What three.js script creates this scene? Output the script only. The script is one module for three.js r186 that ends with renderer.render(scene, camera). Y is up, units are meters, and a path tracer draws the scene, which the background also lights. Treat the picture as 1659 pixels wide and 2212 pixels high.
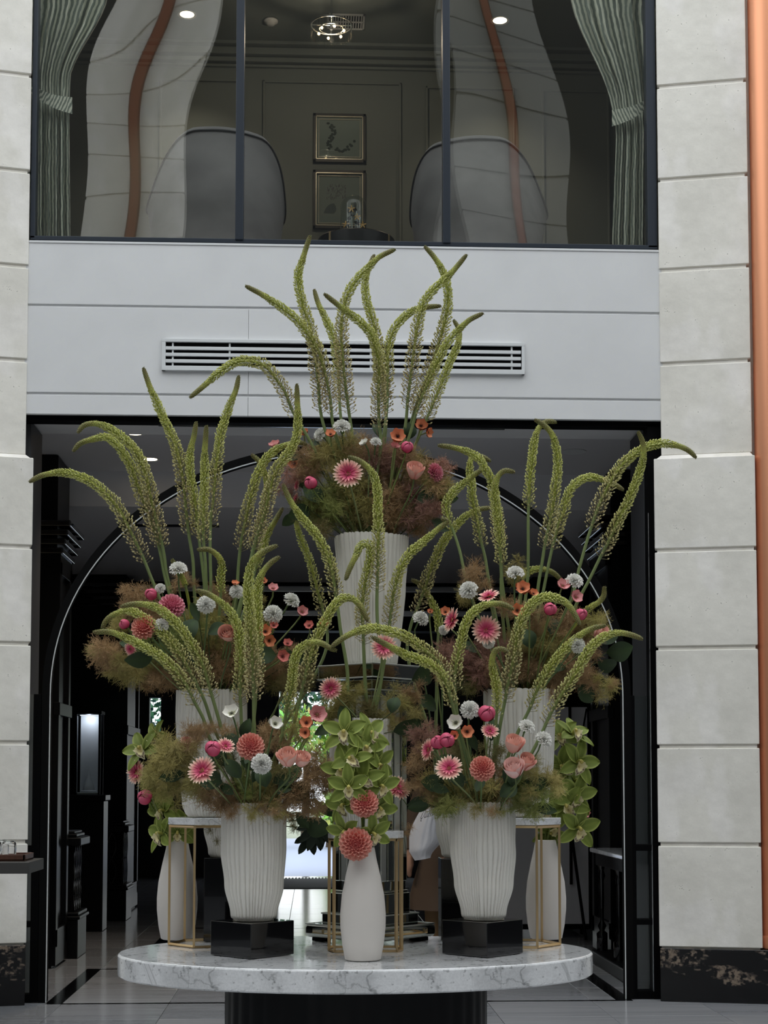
import * as THREE from 'three';
import { mergeVertices } from 'three/addons/utils/BufferGeometryUtils.js';
import { RoundedBoxGeometry } from 'three/addons/geometries/RoundedBoxGeometry.js';
import { MarchingCubes } from 'three/addons/objects/MarchingCubes.js';

// ---------------------------------------------------------------- camera, sky, light, exposure
const F = 3400, W = 1659, H = 2212, EYE = 1.45, CZ = 10.53, AX = 829.5, AY = 1459;
const scene = new THREE.Scene();
const camera = new THREE.PerspectiveCamera((2 * Math.atan(H / 2 / F) * 180) / Math.PI, W / H, 0.1, 200);
camera.position.set(0, EYE, CZ);
camera.rotation.order = 'YXZ';
camera.rotation.set(Math.atan(231 / F), -Math.atan(154 / F), 0);
camera.setViewOffset(W, H, 0, H / 2 - AY, W, H);
camera.updateMatrixWorld(true);

const skyColor = new THREE.Color().setRGB(0.93, 0.97, 1.0);
scene.background = skyColor;                       // even overcast sky
scene.backgroundIntensity = 1.0;
const renderer = new THREE.WebGLRenderer({ antialias: true });
renderer.toneMapping = THREE.LinearToneMapping;
renderer.toneMappingExposure = 2.28;
renderer.shadowMap.enabled = true;

// ---------------------------------------------------------------- small helpers
const { sin, cos, PI, abs, min, max, sqrt, pow, floor, hypot, atan2, exp } = Math;
let seed = 7;
const rnd = () => { seed = (seed + 0x6d2b79f5) | 0; let t = Math.imul(seed ^ (seed >>> 15), 1 | seed); t = (t + Math.imul(t ^ (t >>> 7), 61 | t)) ^ t; return ((t ^ (t >>> 14)) >>> 0) / 4294967296; };
const rr = (a, b) => a + (b - a) * rnd();
const clamp = (x, a = 0, b = 1) => min(b, max(a, x));
const lerp = (a, b, t) => a + (b - a) * t;
const smooth = (a, b, x) => { const t = clamp((x - a) / (b - a)); return t * t * (3 - 2 * t); };
const V3 = (x = 0, y = 0, z = 0) => new THREE.Vector3(x, y, z);
const hex = (h) => { const c = new THREE.Color(h); return [c.r, c.g, c.b]; };
const mixc = (a, b, t) => [lerp(a[0], b[0], t), lerp(a[1], b[1], t), lerp(a[2], b[2], t)];
// the point of plane z = const that pixel (px, py) of the photograph shows; metres per pixel there
const P = (px, py, z = 0) => { const d = V3((px - AX) / F, -(py - AY) / F, -1).applyQuaternion(camera.quaternion); return V3(0, EYE, CZ).addScaledVector(d, (z - CZ) / d.z); };
const MPP = (z) => (CZ - z) / F;
const FLOOR_Z = (py) => { const d = V3(0, -(py - AY) / F, -1).applyQuaternion(camera.quaternion); return CZ + (d.z * -EYE) / d.y; };

// value noise that repeats every (p, q) cells
const hash = (x, y, s) => { let h = Math.imul(x | 0, 374761393) ^ Math.imul(y | 0, 668265263) ^ Math.imul(s | 0, 1274126177); h = Math.imul(h ^ (h >>> 13), 1274126177); return ((h ^ (h >>> 16)) >>> 0) / 4294967296; };
function vnoise(x, y, p, q, s) {
  const i = floor(x), j = floor(y), f = x - i, g = y - j, u = f * f * (3 - 2 * f), v = g * g * (3 - 2 * g), m = (a, b) => ((a % b) + b) % b;
  return lerp(lerp(hash(m(i, p), m(j, q), s), hash(m(i + 1, p), m(j, q), s), u), lerp(hash(m(i, p), m(j + 1, q), s), hash(m(i + 1, p), m(j + 1, q), s), u), v);
}
const fbm = (u, v, p, q, s, n = 4) => { let a = 0, k = 0.5, t = 0; for (let i = 0; i < n; i++, k *= 0.5, p *= 2, q *= 2) { a += k * vnoise(u * p, v * q, p, q, s + i); t += k; } return a / t; };
function tex(w, h, fn, srgb = true) {
  const d = new Uint8Array(w * h * 4);
  for (let y = 0; y < h; y++) for (let x = 0; x < w; x++) { const c = fn((x + 0.5) / w, (y + 0.5) / h), o = (y * w + x) * 4; for (let k = 0; k < 3; k++) d[o + k] = clamp(c[k]) * 255; d[o + 3] = 255; }
  const t = new THREE.DataTexture(d, w, h);
  t.wrapS = t.wrapT = THREE.RepeatWrapping; t.magFilter = THREE.LinearFilter; t.minFilter = THREE.LinearFilter;
  if (srgb) t.colorSpace = THREE.SRGBColorSpace;
  t.needsUpdate = true; return t;
}
const rep = (t, a, b) => { const c = t.clone(); c.repeat.set(a, b); c.needsUpdate = true; return c; };
const S = (o) => new THREE.MeshStandardMaterial(o);
const PH = (o) => new THREE.MeshPhysicalMaterial(o);

// geometry: a collector that joins pieces of one part
class MB {
  constructor() { this.p = []; this.n = []; this.u = []; this.c = []; this.i = []; }
  add(g, m, col) {
    const b = this.p.length / 3, a = g.attributes, v = V3(), nm = m ? new THREE.Matrix3().getNormalMatrix(m) : null;
    for (let k = 0; k < a.position.count; k++) {
      v.fromBufferAttribute(a.position, k); if (m) v.applyMatrix4(m); this.p.push(v.x, v.y, v.z);
      v.fromBufferAttribute(a.normal, k); if (m) v.applyMatrix3(nm).normalize(); this.n.push(v.x, v.y, v.z);
      this.u.push(a.uv ? a.uv.getX(k) : 0, a.uv ? a.uv.getY(k) : 0);
      if (col) this.c.push(col[0], col[1], col[2]); else if (a.color) this.c.push(a.color.getX(k), a.color.getY(k), a.color.getZ(k)); else this.c.push(1, 1, 1);
    }
    if (g.index) for (let k = 0; k < g.index.count; k++) this.i.push(b + g.index.getX(k)); else for (let k = 0; k < a.position.count; k++) this.i.push(b + k);
    return this;
  }
  geo() {
    const g = new THREE.BufferGeometry(), f = (a, n) => new THREE.BufferAttribute(new Float32Array(a), n);
    g.setAttribute('position', f(this.p, 3)); g.setAttribute('normal', f(this.n, 3)); g.setAttribute('uv', f(this.u, 2)); g.setAttribute('color', f(this.c, 3)); g.setIndex(this.i); return g;
  }
}
// uv in metres from the way each face points
function uvm(g, k = 1) {
  const p = g.attributes.position, n = g.attributes.normal, u = new Float32Array(p.count * 2);
  for (let i = 0; i < p.count; i++) {
    const x = abs(n.getX(i)), y = abs(n.getY(i)), z = abs(n.getZ(i));
    if (y > x && y > z) { u[2 * i] = p.getX(i) * k; u[2 * i + 1] = p.getZ(i) * k; } else if (x > z) { u[2 * i] = p.getZ(i) * k; u[2 * i + 1] = p.getY(i) * k; } else { u[2 * i] = p.getX(i) * k; u[2 * i + 1] = p.getY(i) * k; }
  }
  g.setAttribute('uv', new THREE.BufferAttribute(u, 2)); return g;
}
const shift = (g, du, dv) => { const u = g.attributes.uv; for (let i = 0; i < u.count; i++) u.setXY(i, u.getX(i) + du, u.getY(i) + dv); return g; };
const box = (w, h, d, r = 0.004) => uvm(r ? new RoundedBoxGeometry(w, h, d, 1, min(r, w / 2.01, h / 2.01, d / 2.01)) : new THREE.BoxGeometry(w, h, d));
const boxAt = (x0, x1, y0, y1, z0, z1, r = 0.004) => box(x1 - x0, y1 - y0, z1 - z0, r).translate((x0 + x1) / 2, (y0 + y1) / 2, (z0 + z1) / 2);
const join = (...gs) => { const b = new MB(); gs.flat().forEach((g) => b.add(g)); return b.geo(); };
const T = (x, y, z) => new THREE.Matrix4().makeTranslation(x, y, z);
// a grid surface from f(u, v) -> Vector3, with colour c(u, v)
function grid(nu, nv, f, c, closed = false) {
  const g = new THREE.BufferGeometry(), p = [], uv = [], col = [], ix = [];
  for (let j = 0; j <= nv; j++) for (let i = 0; i <= nu; i++) { const q = f(i / nu, j / nv); p.push(q.x, q.y, q.z); uv.push(i / nu, j / nv); if (c) col.push(...c(i / nu, j / nv)); }
  for (let j = 0; j < nv; j++) for (let i = 0; i < nu; i++) { const a = j * (nu + 1) + i, b = a + 1, d = a + nu + 1, e = d + 1; ix.push(a, b, e, a, e, d); }
  g.setAttribute('position', new THREE.Float32BufferAttribute(p, 3)); g.setAttribute('uv', new THREE.Float32BufferAttribute(uv, 2));
  if (c) g.setAttribute('color', new THREE.Float32BufferAttribute(col, 3));
  g.setIndex(ix); g.computeVertexNormals();
  if (closed) { const n = g.attributes.normal; for (let j = 0; j <= nv; j++) { const a = j * (nu + 1), b = a + nu, v = V3().fromBufferAttribute(n, a).add(V3().fromBufferAttribute(n, b)).normalize(); n.setXYZ(a, v.x, v.y, v.z); n.setXYZ(b, v.x, v.y, v.z); } }
  return g;
}
// a tube of changing radius along a curve
function sweep(curve, ns, nr, rad, col, cap = true) {
  const fr = curve.computeFrenetFrames(ns, false), g = new THREE.BufferGeometry(), p = [], n = [], uv = [], c = [], ix = [], L = curve.getLength();
  for (let j = 0; j <= ns; j++) {
    const s = j / ns, q = curve.getPointAt(s), r = rad(s), cc = col ? col(s) : [1, 1, 1];
    for (let i = 0; i <= nr; i++) { const a = (i / nr) * 2 * PI, d = fr.normals[j].clone().multiplyScalar(cos(a)).addScaledVector(fr.binormals[j], sin(a)); p.push(q.x + d.x * r, q.y + d.y * r, q.z + d.z * r); n.push(d.x, d.y, d.z); uv.push(i / nr, s * L); c.push(...cc); }
  }
  for (let j = 0; j < ns; j++) for (let i = 0; i < nr; i++) { const a = j * (nr + 1) + i, b = a + 1, d = a + nr + 1, e = d + 1; ix.push(a, b, e, a, e, d); }
  if (cap) for (const [j, t] of [[0, -1], [ns, 1]]) { const q = curve.getPointAt(j / ns), b = p.length / 3, tg = fr.tangents[j]; p.push(q.x, q.y, q.z); n.push(tg.x * t, tg.y * t, tg.z * t); uv.push(0, 0); c.push(...(col ? col(j / ns) : [1, 1, 1])); for (let i = 0; i < nr; i++) ix.push(b, j * (nr + 1) + (t < 0 ? i + 1 : i), j * (nr + 1) + (t < 0 ? i : i + 1)); }
  g.setAttribute('position', new THREE.Float32BufferAttribute(p, 3)); g.setAttribute('normal', new THREE.Float32BufferAttribute(n, 3)); g.setAttribute('uv', new THREE.Float32BufferAttribute(uv, 2)); g.setAttribute('color', new THREE.Float32BufferAttribute(c, 3)); g.setIndex(ix); return g;
}
const spline = (pts) => new THREE.CatmullRomCurve3(pts, false, 'centripetal');
const rod = (a, b, r, n = 8) => { const d = b.clone().sub(a), g = new THREE.CylinderGeometry(r, r, d.length(), n); g.applyQuaternion(new THREE.Quaternion().setFromUnitVectors(V3(0, 1, 0), d.clone().normalize())); return g.translate((a.x + b.x) / 2, (a.y + b.y) / 2, (a.z + b.z) / 2); };
const bar = (a, b, w) => { const d = b.clone().sub(a), g = new THREE.BoxGeometry(w, d.length(), w); g.applyQuaternion(new THREE.Quaternion().setFromUnitVectors(V3(0, 1, 0), d.clone().normalize())); return g.translate((a.x + b.x) / 2, (a.y + b.y) / 2, (a.z + b.z) / 2); };
const lathe = (pts, n = 48) => new THREE.LatheGeometry(pts.map(([r, y]) => new THREE.Vector2(r, y)), n);

// objects
const taken = new Map();
const numbered = (n) => { const k = taken.get(n) ?? 0; taken.set(n, k + 1); return k ? n + '_' + String(k).padStart(3, '0') : n; };
function obj(name, g, m, parent) {
  const o = new THREE.Mesh(g, m); o.castShadow = o.receiveShadow = true;
  if (parent) { let k = 0; for (const c of parent.children) if (c.name.replace(/_\d\d\d$/, '') === name) k++; o.name = k ? name + '_' + String(k).padStart(3, '0') : name; parent.add(o); } else { o.name = numbered(name); scene.add(o); }
  return o;
}
function tag(o, label, category, group) { o.userData.label = label; o.userData.category = category; if (group) o.userData.group = group; return o; }
function thing(name, label, category, at = V3(), group) { const o = new THREE.Group(); o.name = numbered(name); o.position.copy(at); scene.add(o); return tag(o, label, category, group); }
function struct(name, g, m) { const o = g ? obj(name, g, m) : (() => { const q = new THREE.Group(); q.name = numbered(name); scene.add(q); return q; })(); o.userData.kind = 'structure'; return o; }
const stuffPart = (o) => { o.userData.kind = 'stuff'; return o; };
// ---------------------------------------------------------------- materials
const stoneTex = tex(512, 512, (u, v) => { const a = fbm(u, v, 4, 4, 11, 5), b = fbm(u, v, 16, 24, 31, 4), c = vnoise(u * 200, v * 200, 200, 200, 5), pit = b > 0.74 && c > 0.86 ? 0.22 : 0, w = smooth(0.52, 0.75, fbm(u, v, 6, 3, 77, 4)); const k = 0.905 + (a - 0.5) * 0.10 + (b - 0.5) * 0.05 + (c - 0.5) * 0.015 - pit; return [k + 0.005 + w * 0.03, k - 0.008 + w * 0.03, k - 0.045 + w * 0.04]; });
const stoneBump = tex(512, 512, (u, v) => { const b = fbm(u, v, 24, 24, 41, 5); return [b, b, b]; }, false);
const plasterTex = tex(256, 256, (u, v) => { const k = 0.875 + (fbm(u, v, 4, 4, 3, 5) - 0.5) * 0.04; return [k, k + 0.004, k + 0.006]; });
const marbleTex = tex(1024, 1024, (u, v) => {
  const w = fbm(u, v, 5, 5, 91, 5), w2 = fbm(u, v, 9, 9, 17, 4), x = u + 0.13 * (w - 0.5), y = v + 0.1 * (w2 - 0.5);
  const vein = (p, q, s, t) => { const n = fbm(x, y, p, q, s, 5); return exp(-pow((n - 0.5) / t, 2)); };
  const k = 0.955 - 0.2 * vein(5, 4, 21, 0.02) * smooth(0.4, 0.6, w2) - 0.14 * vein(9, 7, 51, 0.028) * smooth(0.45, 0.65, w) - 0.1 * smooth(0.45, 0.75, w) - 0.06 * (vnoise(u * 120, v * 120, 120, 120, 8) - 0.5) - 0.2 * smooth(0.72, 0.85, fbm(u, v, 40, 40, 71, 3));
  return [k - 0.005, k, k + 0.004];
});
const graniteTex = tex(1024, 512, (u, v) => {
  const w = fbm(u, v, 4, 4, 61, 5), y = v + 0.09 * (w - 0.5), n = fbm(u, y, 5, 16, 62, 5), s = smooth(0.53, 0.66, n), g = fbm(u, v, 60, 60, 63, 3), t = smooth(0.55, 0.7, fbm(u, y, 3, 9, 65, 4));
  const fleck = smooth(0.3, 0.7, g) * s, b = 0.045 + 0.03 * g + 0.05 * t * g; const c = mixc([b, b, b + 0.006], [0.52, 0.46, 0.4], fleck); return c;
});
const tileTex = tex(512, 512, (u, v) => { const a = fbm(u, v, 2, 24, 33, 5), b = fbm(u, v, 3, 60, 34, 4), k = 0.60 + (a - 0.5) * 0.1 + (b - 0.5) * 0.05; return [k, k + 0.005, k + 0.016]; });
const clothTex = tex(512, 1024, (u, v) => { const w = (fbm(u, v, 6, 14, 45, 4) - 0.5) * 0.05 + (fbm(u, v, 16, 50, 46, 2) - 0.5) * 0.012, t = 0.5 + 0.5 * sin((u + w) * 2 * PI * 16), s = smooth(0.4, 0.62, t + (fbm(u, v, 30, 60, 47, 3) - 0.5) * 0.35); return mixc([0.48, 0.51, 0.48], [0.80, 0.81, 0.75], s); });
const velvetTex = tex(256, 256, (u, v) => { const k = 0.5 + (fbm(u, v, 4, 3, 53, 5) - 0.5) * 0.22; return [k, k * 0.985, k * 0.99]; });
const woodTex = tex(256, 512, (u, v) => { const k = 0.3 + (fbm(u, v, 30, 3, 83, 4) - 0.5) * 0.12; return [k, k * 0.62, k * 0.45]; });
const brushTex = tex(256, 512, (u, v) => { const k = 0.5 + (fbm(u, v, 4, 40, 93, 4) - 0.5) * 0.8; return [k, k, k]; }, false);
const deckTex = tex(256, 256, (u, v) => { const k = 0.72 + (fbm(u, v, 3, 30, 95, 4) - 0.5) * 0.12; return [k * 0.86, k * 0.92, k * 1.06]; });  // blue cast of the outdoor light mixed into the board colour
const M = {
  stone: S({ map: stoneTex, bumpMap: stoneBump, bumpScale: 0.0012, roughness: 0.85 }),
  plaster: S({ map: plasterTex, roughness: 0.75 }),
  white: S({ color: '#d9dcdd', roughness: 0.5 }),
  marble: PH({ map: rep(marbleTex, 1.7, 1.7), roughness: 0.16, clearcoat: 0.6, clearcoatRoughness: 0.05 }),
  granite: S({ map: rep(graniteTex, 0.9, 0.9), roughness: 0.22 }),
  tile: S({ map: tileTex, roughness: 0.13 }),
  joint: S({ color: '#2a2b2d', roughness: 0.8 }),
  inlay: S({ color: '#0c0d0f', roughness: 0.12 }),
  black: PH({ color: '#040405', roughness: 0.55, specularIntensity: 0.15 }),
  ebony: PH({ color: '#040404', roughness: 0.8, specularIntensity: 0.25 }),
  gloss: PH({ color: '#060608', roughness: 0.08, clearcoat: 1, clearcoatRoughness: 0.02 }),
  lacquer: PH({ color: '#07080a', roughness: 0.36, specularIntensity: 0.5 }),
  frame: S({ color: '#242c36', roughness: 0.4, metalness: 0.3 }),
  steel: S({ color: '#c8ccd0', roughness: 0.22, metalness: 1 }),
  gold: S({ color: '#d3b78a', roughness: 0.34, metalness: 1 }),
  copper: S({ color: '#e8a27c', roughness: 0.42, metalness: 0.75 }),
  mirror: S({ color: '#b6bab4', roughness: 0.03, metalness: 1 }),
  mirrorEdge: S({ color: '#d6d9d5', roughness: 0.33, metalness: 1 }),
  ceil: S({ color: '#cfcfd2', roughness: 0.9 }),
  roomWall: S({ color: '#7b8481', roughness: 0.8 }),
  roomTrim: S({ color: '#7c8582', roughness: 0.7 }),
  cloth: S({ map: clothTex, roughness: 0.95, side: THREE.DoubleSide }),
  velvet: PH({ map: velvetTex, roughness: 0.9, sheen: 0.5, sheenRoughness: 0.5, sheenColor: new THREE.Color('#b8b4b6') }),
  pane: PH({ color: '#f7f8f6', roughness: 0, transmission: 1, thickness: 0, ior: 1.68 }),
  clear: PH({ color: '#f2f6f5', roughness: 0, transmission: 1, thickness: 0, ior: 1.5 }),
  wood: S({ map: woodTex, roughness: 0.4 }),
  porcelain: S({ color: '#dcd6cf', roughness: 0.42, bumpMap: rep(brushTex, 1, 1), bumpScale: 0.0006 }),
  glaze: PH({ color: '#e6e3da', roughness: 0.26, clearcoat: 0.35, clearcoatRoughness: 0.08 }),
  plant: S({ vertexColors: true, roughness: 0.62, side: THREE.DoubleSide }),
  petal: S({ vertexColors: true, roughness: 0.7, side: THREE.DoubleSide }),
  fluff: S({ color: '#ffffff', roughness: 0.95, side: THREE.DoubleSide }),
  leaf: S({ vertexColors: true, roughness: 0.72, side: THREE.DoubleSide }),
  lamp: S({ color: '#fff3d8', emissive: '#ffe8c0', emissiveIntensity: 5 }),
  bulb: S({ color: '#ffe8c0', emissive: '#ffd9a0', emissiveIntensity: 9 }),
};
// ---------------------------------------------------------------- the facade
const X = (px, z = 0) => P(px, 1690, z).x, Y = (py, z = 0, px = 740) => P(px, py, z).y;
const XL = X(45), XR = X(1436);                                     // inner edges of the two stone pillars
function frustum(x0, x1, z0, z1, y0, y1, a, b, c) {                  // a block whose top is drawn in by a (x0 side), b (x1 side), c (front)
  const g = new THREE.BoxGeometry(x1 - x0, y1 - y0, z1 - z0).translate((x0 + x1) / 2, (y0 + y1) / 2, (z0 + z1) / 2), p = g.attributes.position;
  for (let i = 0; i < p.count; i++) if (p.getY(i) > (y0 + y1) / 2) { if (p.getX(i) < (x0 + x1) / 2) p.setX(i, p.getX(i) + a); else p.setX(i, p.getX(i) - b); if (p.getZ(i) > (z0 + z1) / 2) p.setZ(i, p.getZ(i) - c); }
  g.computeVertexNormals(); return uvm(g);
}
const PILLAR_W = 0.605, SPLAY = 0.235, OUT = 0.05;
function pillar(name, side, xin, rowsUp, rowsLow, yBase, px) {
  const g = struct(name); g.position.set(xin, 0, 0.012); g.rotation.y = -side * SPLAY;
  const lo = (a, b) => (side > 0 ? [a, b] : [-b, -a]);
  const hs = rowsUp.map((y) => Y(y, 0, px)), hl = rowsLow.map((y) => Y(y, 0, px)), yb = Y(yBase, 0, px), yc = hs[hs.length - 1];
  obj('core', join(boxAt(...lo(0.016, PILLAR_W - 0.02), yb - 0.02, hs[0], -0.5, -0.014, 0), boxAt(...lo(-OUT + 0.016, PILLAR_W), yb - 0.02, yc - 0.03, -0.5, OUT - 0.014, 0)), M.stone, g);
  for (let i = 0; i < hs.length - 1; i++) obj('stone_block', shift(boxAt(...lo(0, PILLAR_W), hs[i + 1] + (i === hs.length - 2 ? 0 : 0.013), hs[i] - 0.013, -0.45, 0, 0.006), rnd(), rnd()), M.stone, g);
  const [a, b] = lo(-OUT, PILLAR_W + 0.015), ins = side > 0 ? [OUT, 0.03] : [0.03, OUT];
  obj('stone_moulding', frustum(a, b, -0.45, OUT, yc - 0.045, yc, ...ins, OUT), M.stone, g);
  for (let i = 0; i < hl.length - 1; i++) obj('stone_block', shift(boxAt(a, b, hl[i + 1] + 0.013, hl[i] - (i ? 0.013 : 0), -0.45, OUT, 0.006), rnd(), rnd()), M.stone, g);
  obj('granite_base', shift(boxAt(...lo(-OUT + 0.004, PILLAR_W + 0.6), 0, yb, -0.45, OUT + 0.012, 0.006), rnd(), rnd()), M.granite, g);
  return g;
}
const up = [-430, -222, -15];
const colR = pillar('wall_right', 1, XR, [...up, 190, 391, 586, 788, 985], [994.5, 1192, 1402, 1613, 1823, 2047], 2046, 1436);
const colL = pillar('wall_left', -1, XL, [...up, 165, 372, 577, 780, 983], [992, 1184, 1392, 1605, 1818, 2040], 2039, 45);
{ // copper pole beside the right pillar, and the plain wall that carries on beyond both pillars
  const at = V3(XR + 0.015 + (PILLAR_W + 0.13) * cos(SPLAY), 0, (PILLAR_W + 0.13) * sin(SPLAY) - 0.03), yb = Y(2046, 0, 1436);
  const t = thing('copper_pole', 'tall round copper pole beside the stone pillar', 'pole', V3(at.x, yb, at.z));
  obj('shaft', lathe([[0.118, 0.09], [0.118, 3.3], [0.116, 3.302], [0.118, 3.304], [0.118, 7.4]], 40), M.copper, t);
  obj('collar', lathe([[0.001, 0], [0.128, 0], [0.13, 0.01], [0.13, 0.08], [0.12, 0.092], [0.001, 0.092]], 40), M.copper, t);
}
struct('wall_beyond_left', boxAt(-9, XL - 0.55, 0, 9.5, -0.6, -0.1, 0), M.stone);
struct('wall_beyond_right', boxAt(XR + 0.55, 9, 0, 9.5, -0.6, -0.05, 0), M.stone);
{ // white panelled band between the doorway and the window
  const g = struct('wall_front'), x0 = XL - 0.03, x1 = XR + 0.03, yT = Y(531), yB = Y(901), j1 = Y(668), j2 = Y(857), xs = X(531), e = 0.011, c = 0.009;
  obj('backing', boxAt(x0, x1, yB + 0.004, yT - 0.002, -0.62, -0.012, 0), M.plaster, g);
  const pan = (a, b, lo, hi) => obj('panel', shift(boxAt(a, b, lo, hi, -0.03, 0, 0.003), rnd(), rnd()), M.plaster, g);
  pan(x0, x1, j1 + c, yT); pan(x0, xs - 0.001, j2 + c, j1 - c); pan(xs + 0.001, x1, j2 + c, j1 - c); pan(x0, xs - 0.001, yB, j2 - c); pan(xs + 0.001, x1, yB, j2 - c);
  obj('ledge', boxAt(x0, x1, yT - 0.012, yT + 0.004, -0.3, 0.006, 0.003), M.plaster, g);
}
{ // slot grille
  const x0 = X(341), x1 = X(1138), y1 = Y(738), y0 = Y(806), t = thing('air_grille', 'long white slot air grille in the white wall band', 'vent', V3((x0 + x1) / 2, (y0 + y1) / 2, 0)), w = x1 - x0, h = y1 - y0;
  obj('back_plate', box(w - 0.02, h - 0.02, 0.004, 0).translate(0, 0, 0.004), M.black, t);  // black sheet in place of the dark recess behind the slots
  obj('frame', join(boxAt(-w / 2, w / 2, h / 2 - 0.022, h / 2, 0, 0.026, 0.002), boxAt(-w / 2, w / 2, -h / 2, -h / 2 + 0.032, 0, 0.026, 0.002), boxAt(-w / 2, -w / 2 + 0.026, -h / 2, h / 2, 0, 0.025, 0.002), boxAt(w / 2 - 0.02, w / 2, -h / 2, h / 2, 0, 0.025, 0.002)), M.white, t);
  for (const y of [-0.055, -0.011, 0.033]) obj('slat', box(w - 0.05, 0.023, 0.014, 0.002).translate(0, y + 0.012, 0.015), M.white, t);
  for (const px of [365, 490, 800, 1110]) obj('cross_bar', box(0.012, h - 0.05, 0.006, 0).translate(X(px) - (x0 + x1) / 2, 0, 0.009), M.white, t);
}
// ---------------------------------------------------------------- the upper window
const WIN_B = Y(526), WIN_T = 7.75;
{
  const g = struct('window_1'), z0 = -0.11, z1 = -0.02, x0 = X(45), x1 = X(1436);
  obj('window_frame', join(boxAt(x0, x1, WIN_B, WIN_B + 0.03, z0, z1, 0.004), boxAt(x0, X(56), WIN_B, WIN_T, z0, z1, 0.004), boxAt(X(1415), x1, WIN_B, WIN_T, z0, z1, 0.004), boxAt(x0, x1, WIN_T, WIN_T + 0.06, z0, z1, 0.004)), M.frame, g);
  for (const [a, b] of [[500, 518], [960.5, 977]]) obj('mullion', boxAt(X(a), X(b), WIN_B + 0.02, WIN_T, z0, z1 + 0.012, 0.004), M.frame, g);
  const gm = M.pane;
  for (const [a, b, tw, bow] of [[55, 501, -0.05, 0.006], [517, 961, 0.0, 0.01], [976, 1416, 0.04, 0.006]]) {
    const xa = X(a), xb = X(b), f = (off) => grid(40, 60, (u, v) => { const s = u - 0.5, wv = 0.005 * (fbm(u * 0.5 + a * 0.001, v * 0.5, 3, 4, 201, 2) - 0.5) + 0.0016 * sin(v * 11 + s * 3 + a); return V3(lerp(xa, xb, u), lerp(WIN_B + 0.02, WIN_T, v), -0.066 + off + wv - tw * 1.3 * s * smooth(0.1, 1, v) * 0.6 + bow * (0.25 - s * s)); });
    const b2 = new MB(); b2.add(f(0)).add(f(-0.012)); obj('pane', b2.geo(), gm, g);
  }
  struct('wall_above_window', boxAt(XL - 0.1, XR + 0.1, WIN_T + 0.05, 9.5, -0.6, 0.0, 0), M.plaster);
}
// ---------------------------------------------------------------- the room behind the upper window
const RF = 5.14, RC = 8.25, RZ = -3.7;
struct('floor_upper', boxAt(-3.2, 3.4, RF - 0.12, RF, -3.9, -0.12, 0), M.wood);
struct('ceiling_upper', boxAt(-3.2, 3.4, RC, RC + 0.1, -3.9, -0.12, 0), M.roomTrim);
{
  const g = struct('wall_upper_back', boxAt(-3.2, 3.4, RF, RC, RZ - 0.15, RZ, 0), M.roomWall);
  const strip = (a, b, y0, y1) => { const x0 = X(a, RZ), x1 = X(b, RZ), h0 = Y(y0, RZ), h1 = Y(y1, RZ), w = 0.022; obj('panel_moulding', join(boxAt(x0, x1, h0 - w, h0, RZ, RZ + 0.025, 0.006), boxAt(x0, x1, h1, h1 + w, RZ, RZ + 0.025, 0.006), boxAt(x0, x0 + w, h1, h0, RZ, RZ + 0.025, 0.006), boxAt(x1 - w, x1, h1, h0, RZ, RZ + 0.025, 0.006)), M.roomTrim, g); };
  strip(560, 868, 178, 640); strip(922, 1120, 184, 640); strip(1180, 1330, 186, 640); strip(330, 520, 178, 640);
  const cy = (a) => Y(a, RZ + 0.1);
  for (const [a, b, d] of [[96, 104, 0.16], [106, 121, 0.11], [123, 133, 0.07], [135, 141, 0.035]]) obj('cornice', boxAt(-3.2, 3.4, cy(b), cy(a), RZ, RZ + d, 0.008), M.roomTrim, g);
  struct('wall_upper_left', boxAt(-3.35, -3.2, RF, RC, -3.9, -0.12, 0), M.roomWall);
  struct('wall_upper_right', boxAt(3.4, 3.55, RF, RC, -3.9, -0.12, 0), M.roomWall);
}
const spotDown = (at, I, ang = 0.9) => { const l = new THREE.SpotLight(0xffeace, I, 0, ang, 0.7); l.position.copy(at); l.target.position.set(at.x, at.y - 1, at.z); l.castShadow = true; l.name = 'lamp_light'; scene.add(l); scene.add(l.target); l.target.name = 'lamp_target'; };
function downlight(px, py, h, label, lit, r = 0.062) {
  const d = P(px, py, 0).sub(camera.position), at = camera.position.clone().addScaledVector(d, (h - EYE) / d.y);
  const t = thing('ceiling_downlight', label, 'light', at);
  obj('trim_ring', lathe([[r, -0.001], [r + 0.022, -0.006], [r + 0.022, 0], [r, 0]], 28), M.white, t);
  obj('lens', new THREE.CircleGeometry(r, 28).rotateX(PI / 2).translate(0, -0.002, 0), lit ? M.lamp : M.white, t);
  if (lit) spotDown(at.clone().add(V3(0, -0.02, 0)), lit);
  return t;
}
downlight(404, 31, RC, 'lit recessed downlight in the upstairs ceiling near the striped curtain', 1.3);
downlight(1080, 44, RC, 'lit recessed downlight in the upstairs ceiling beside the right pane reflection', 1.3);
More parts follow.
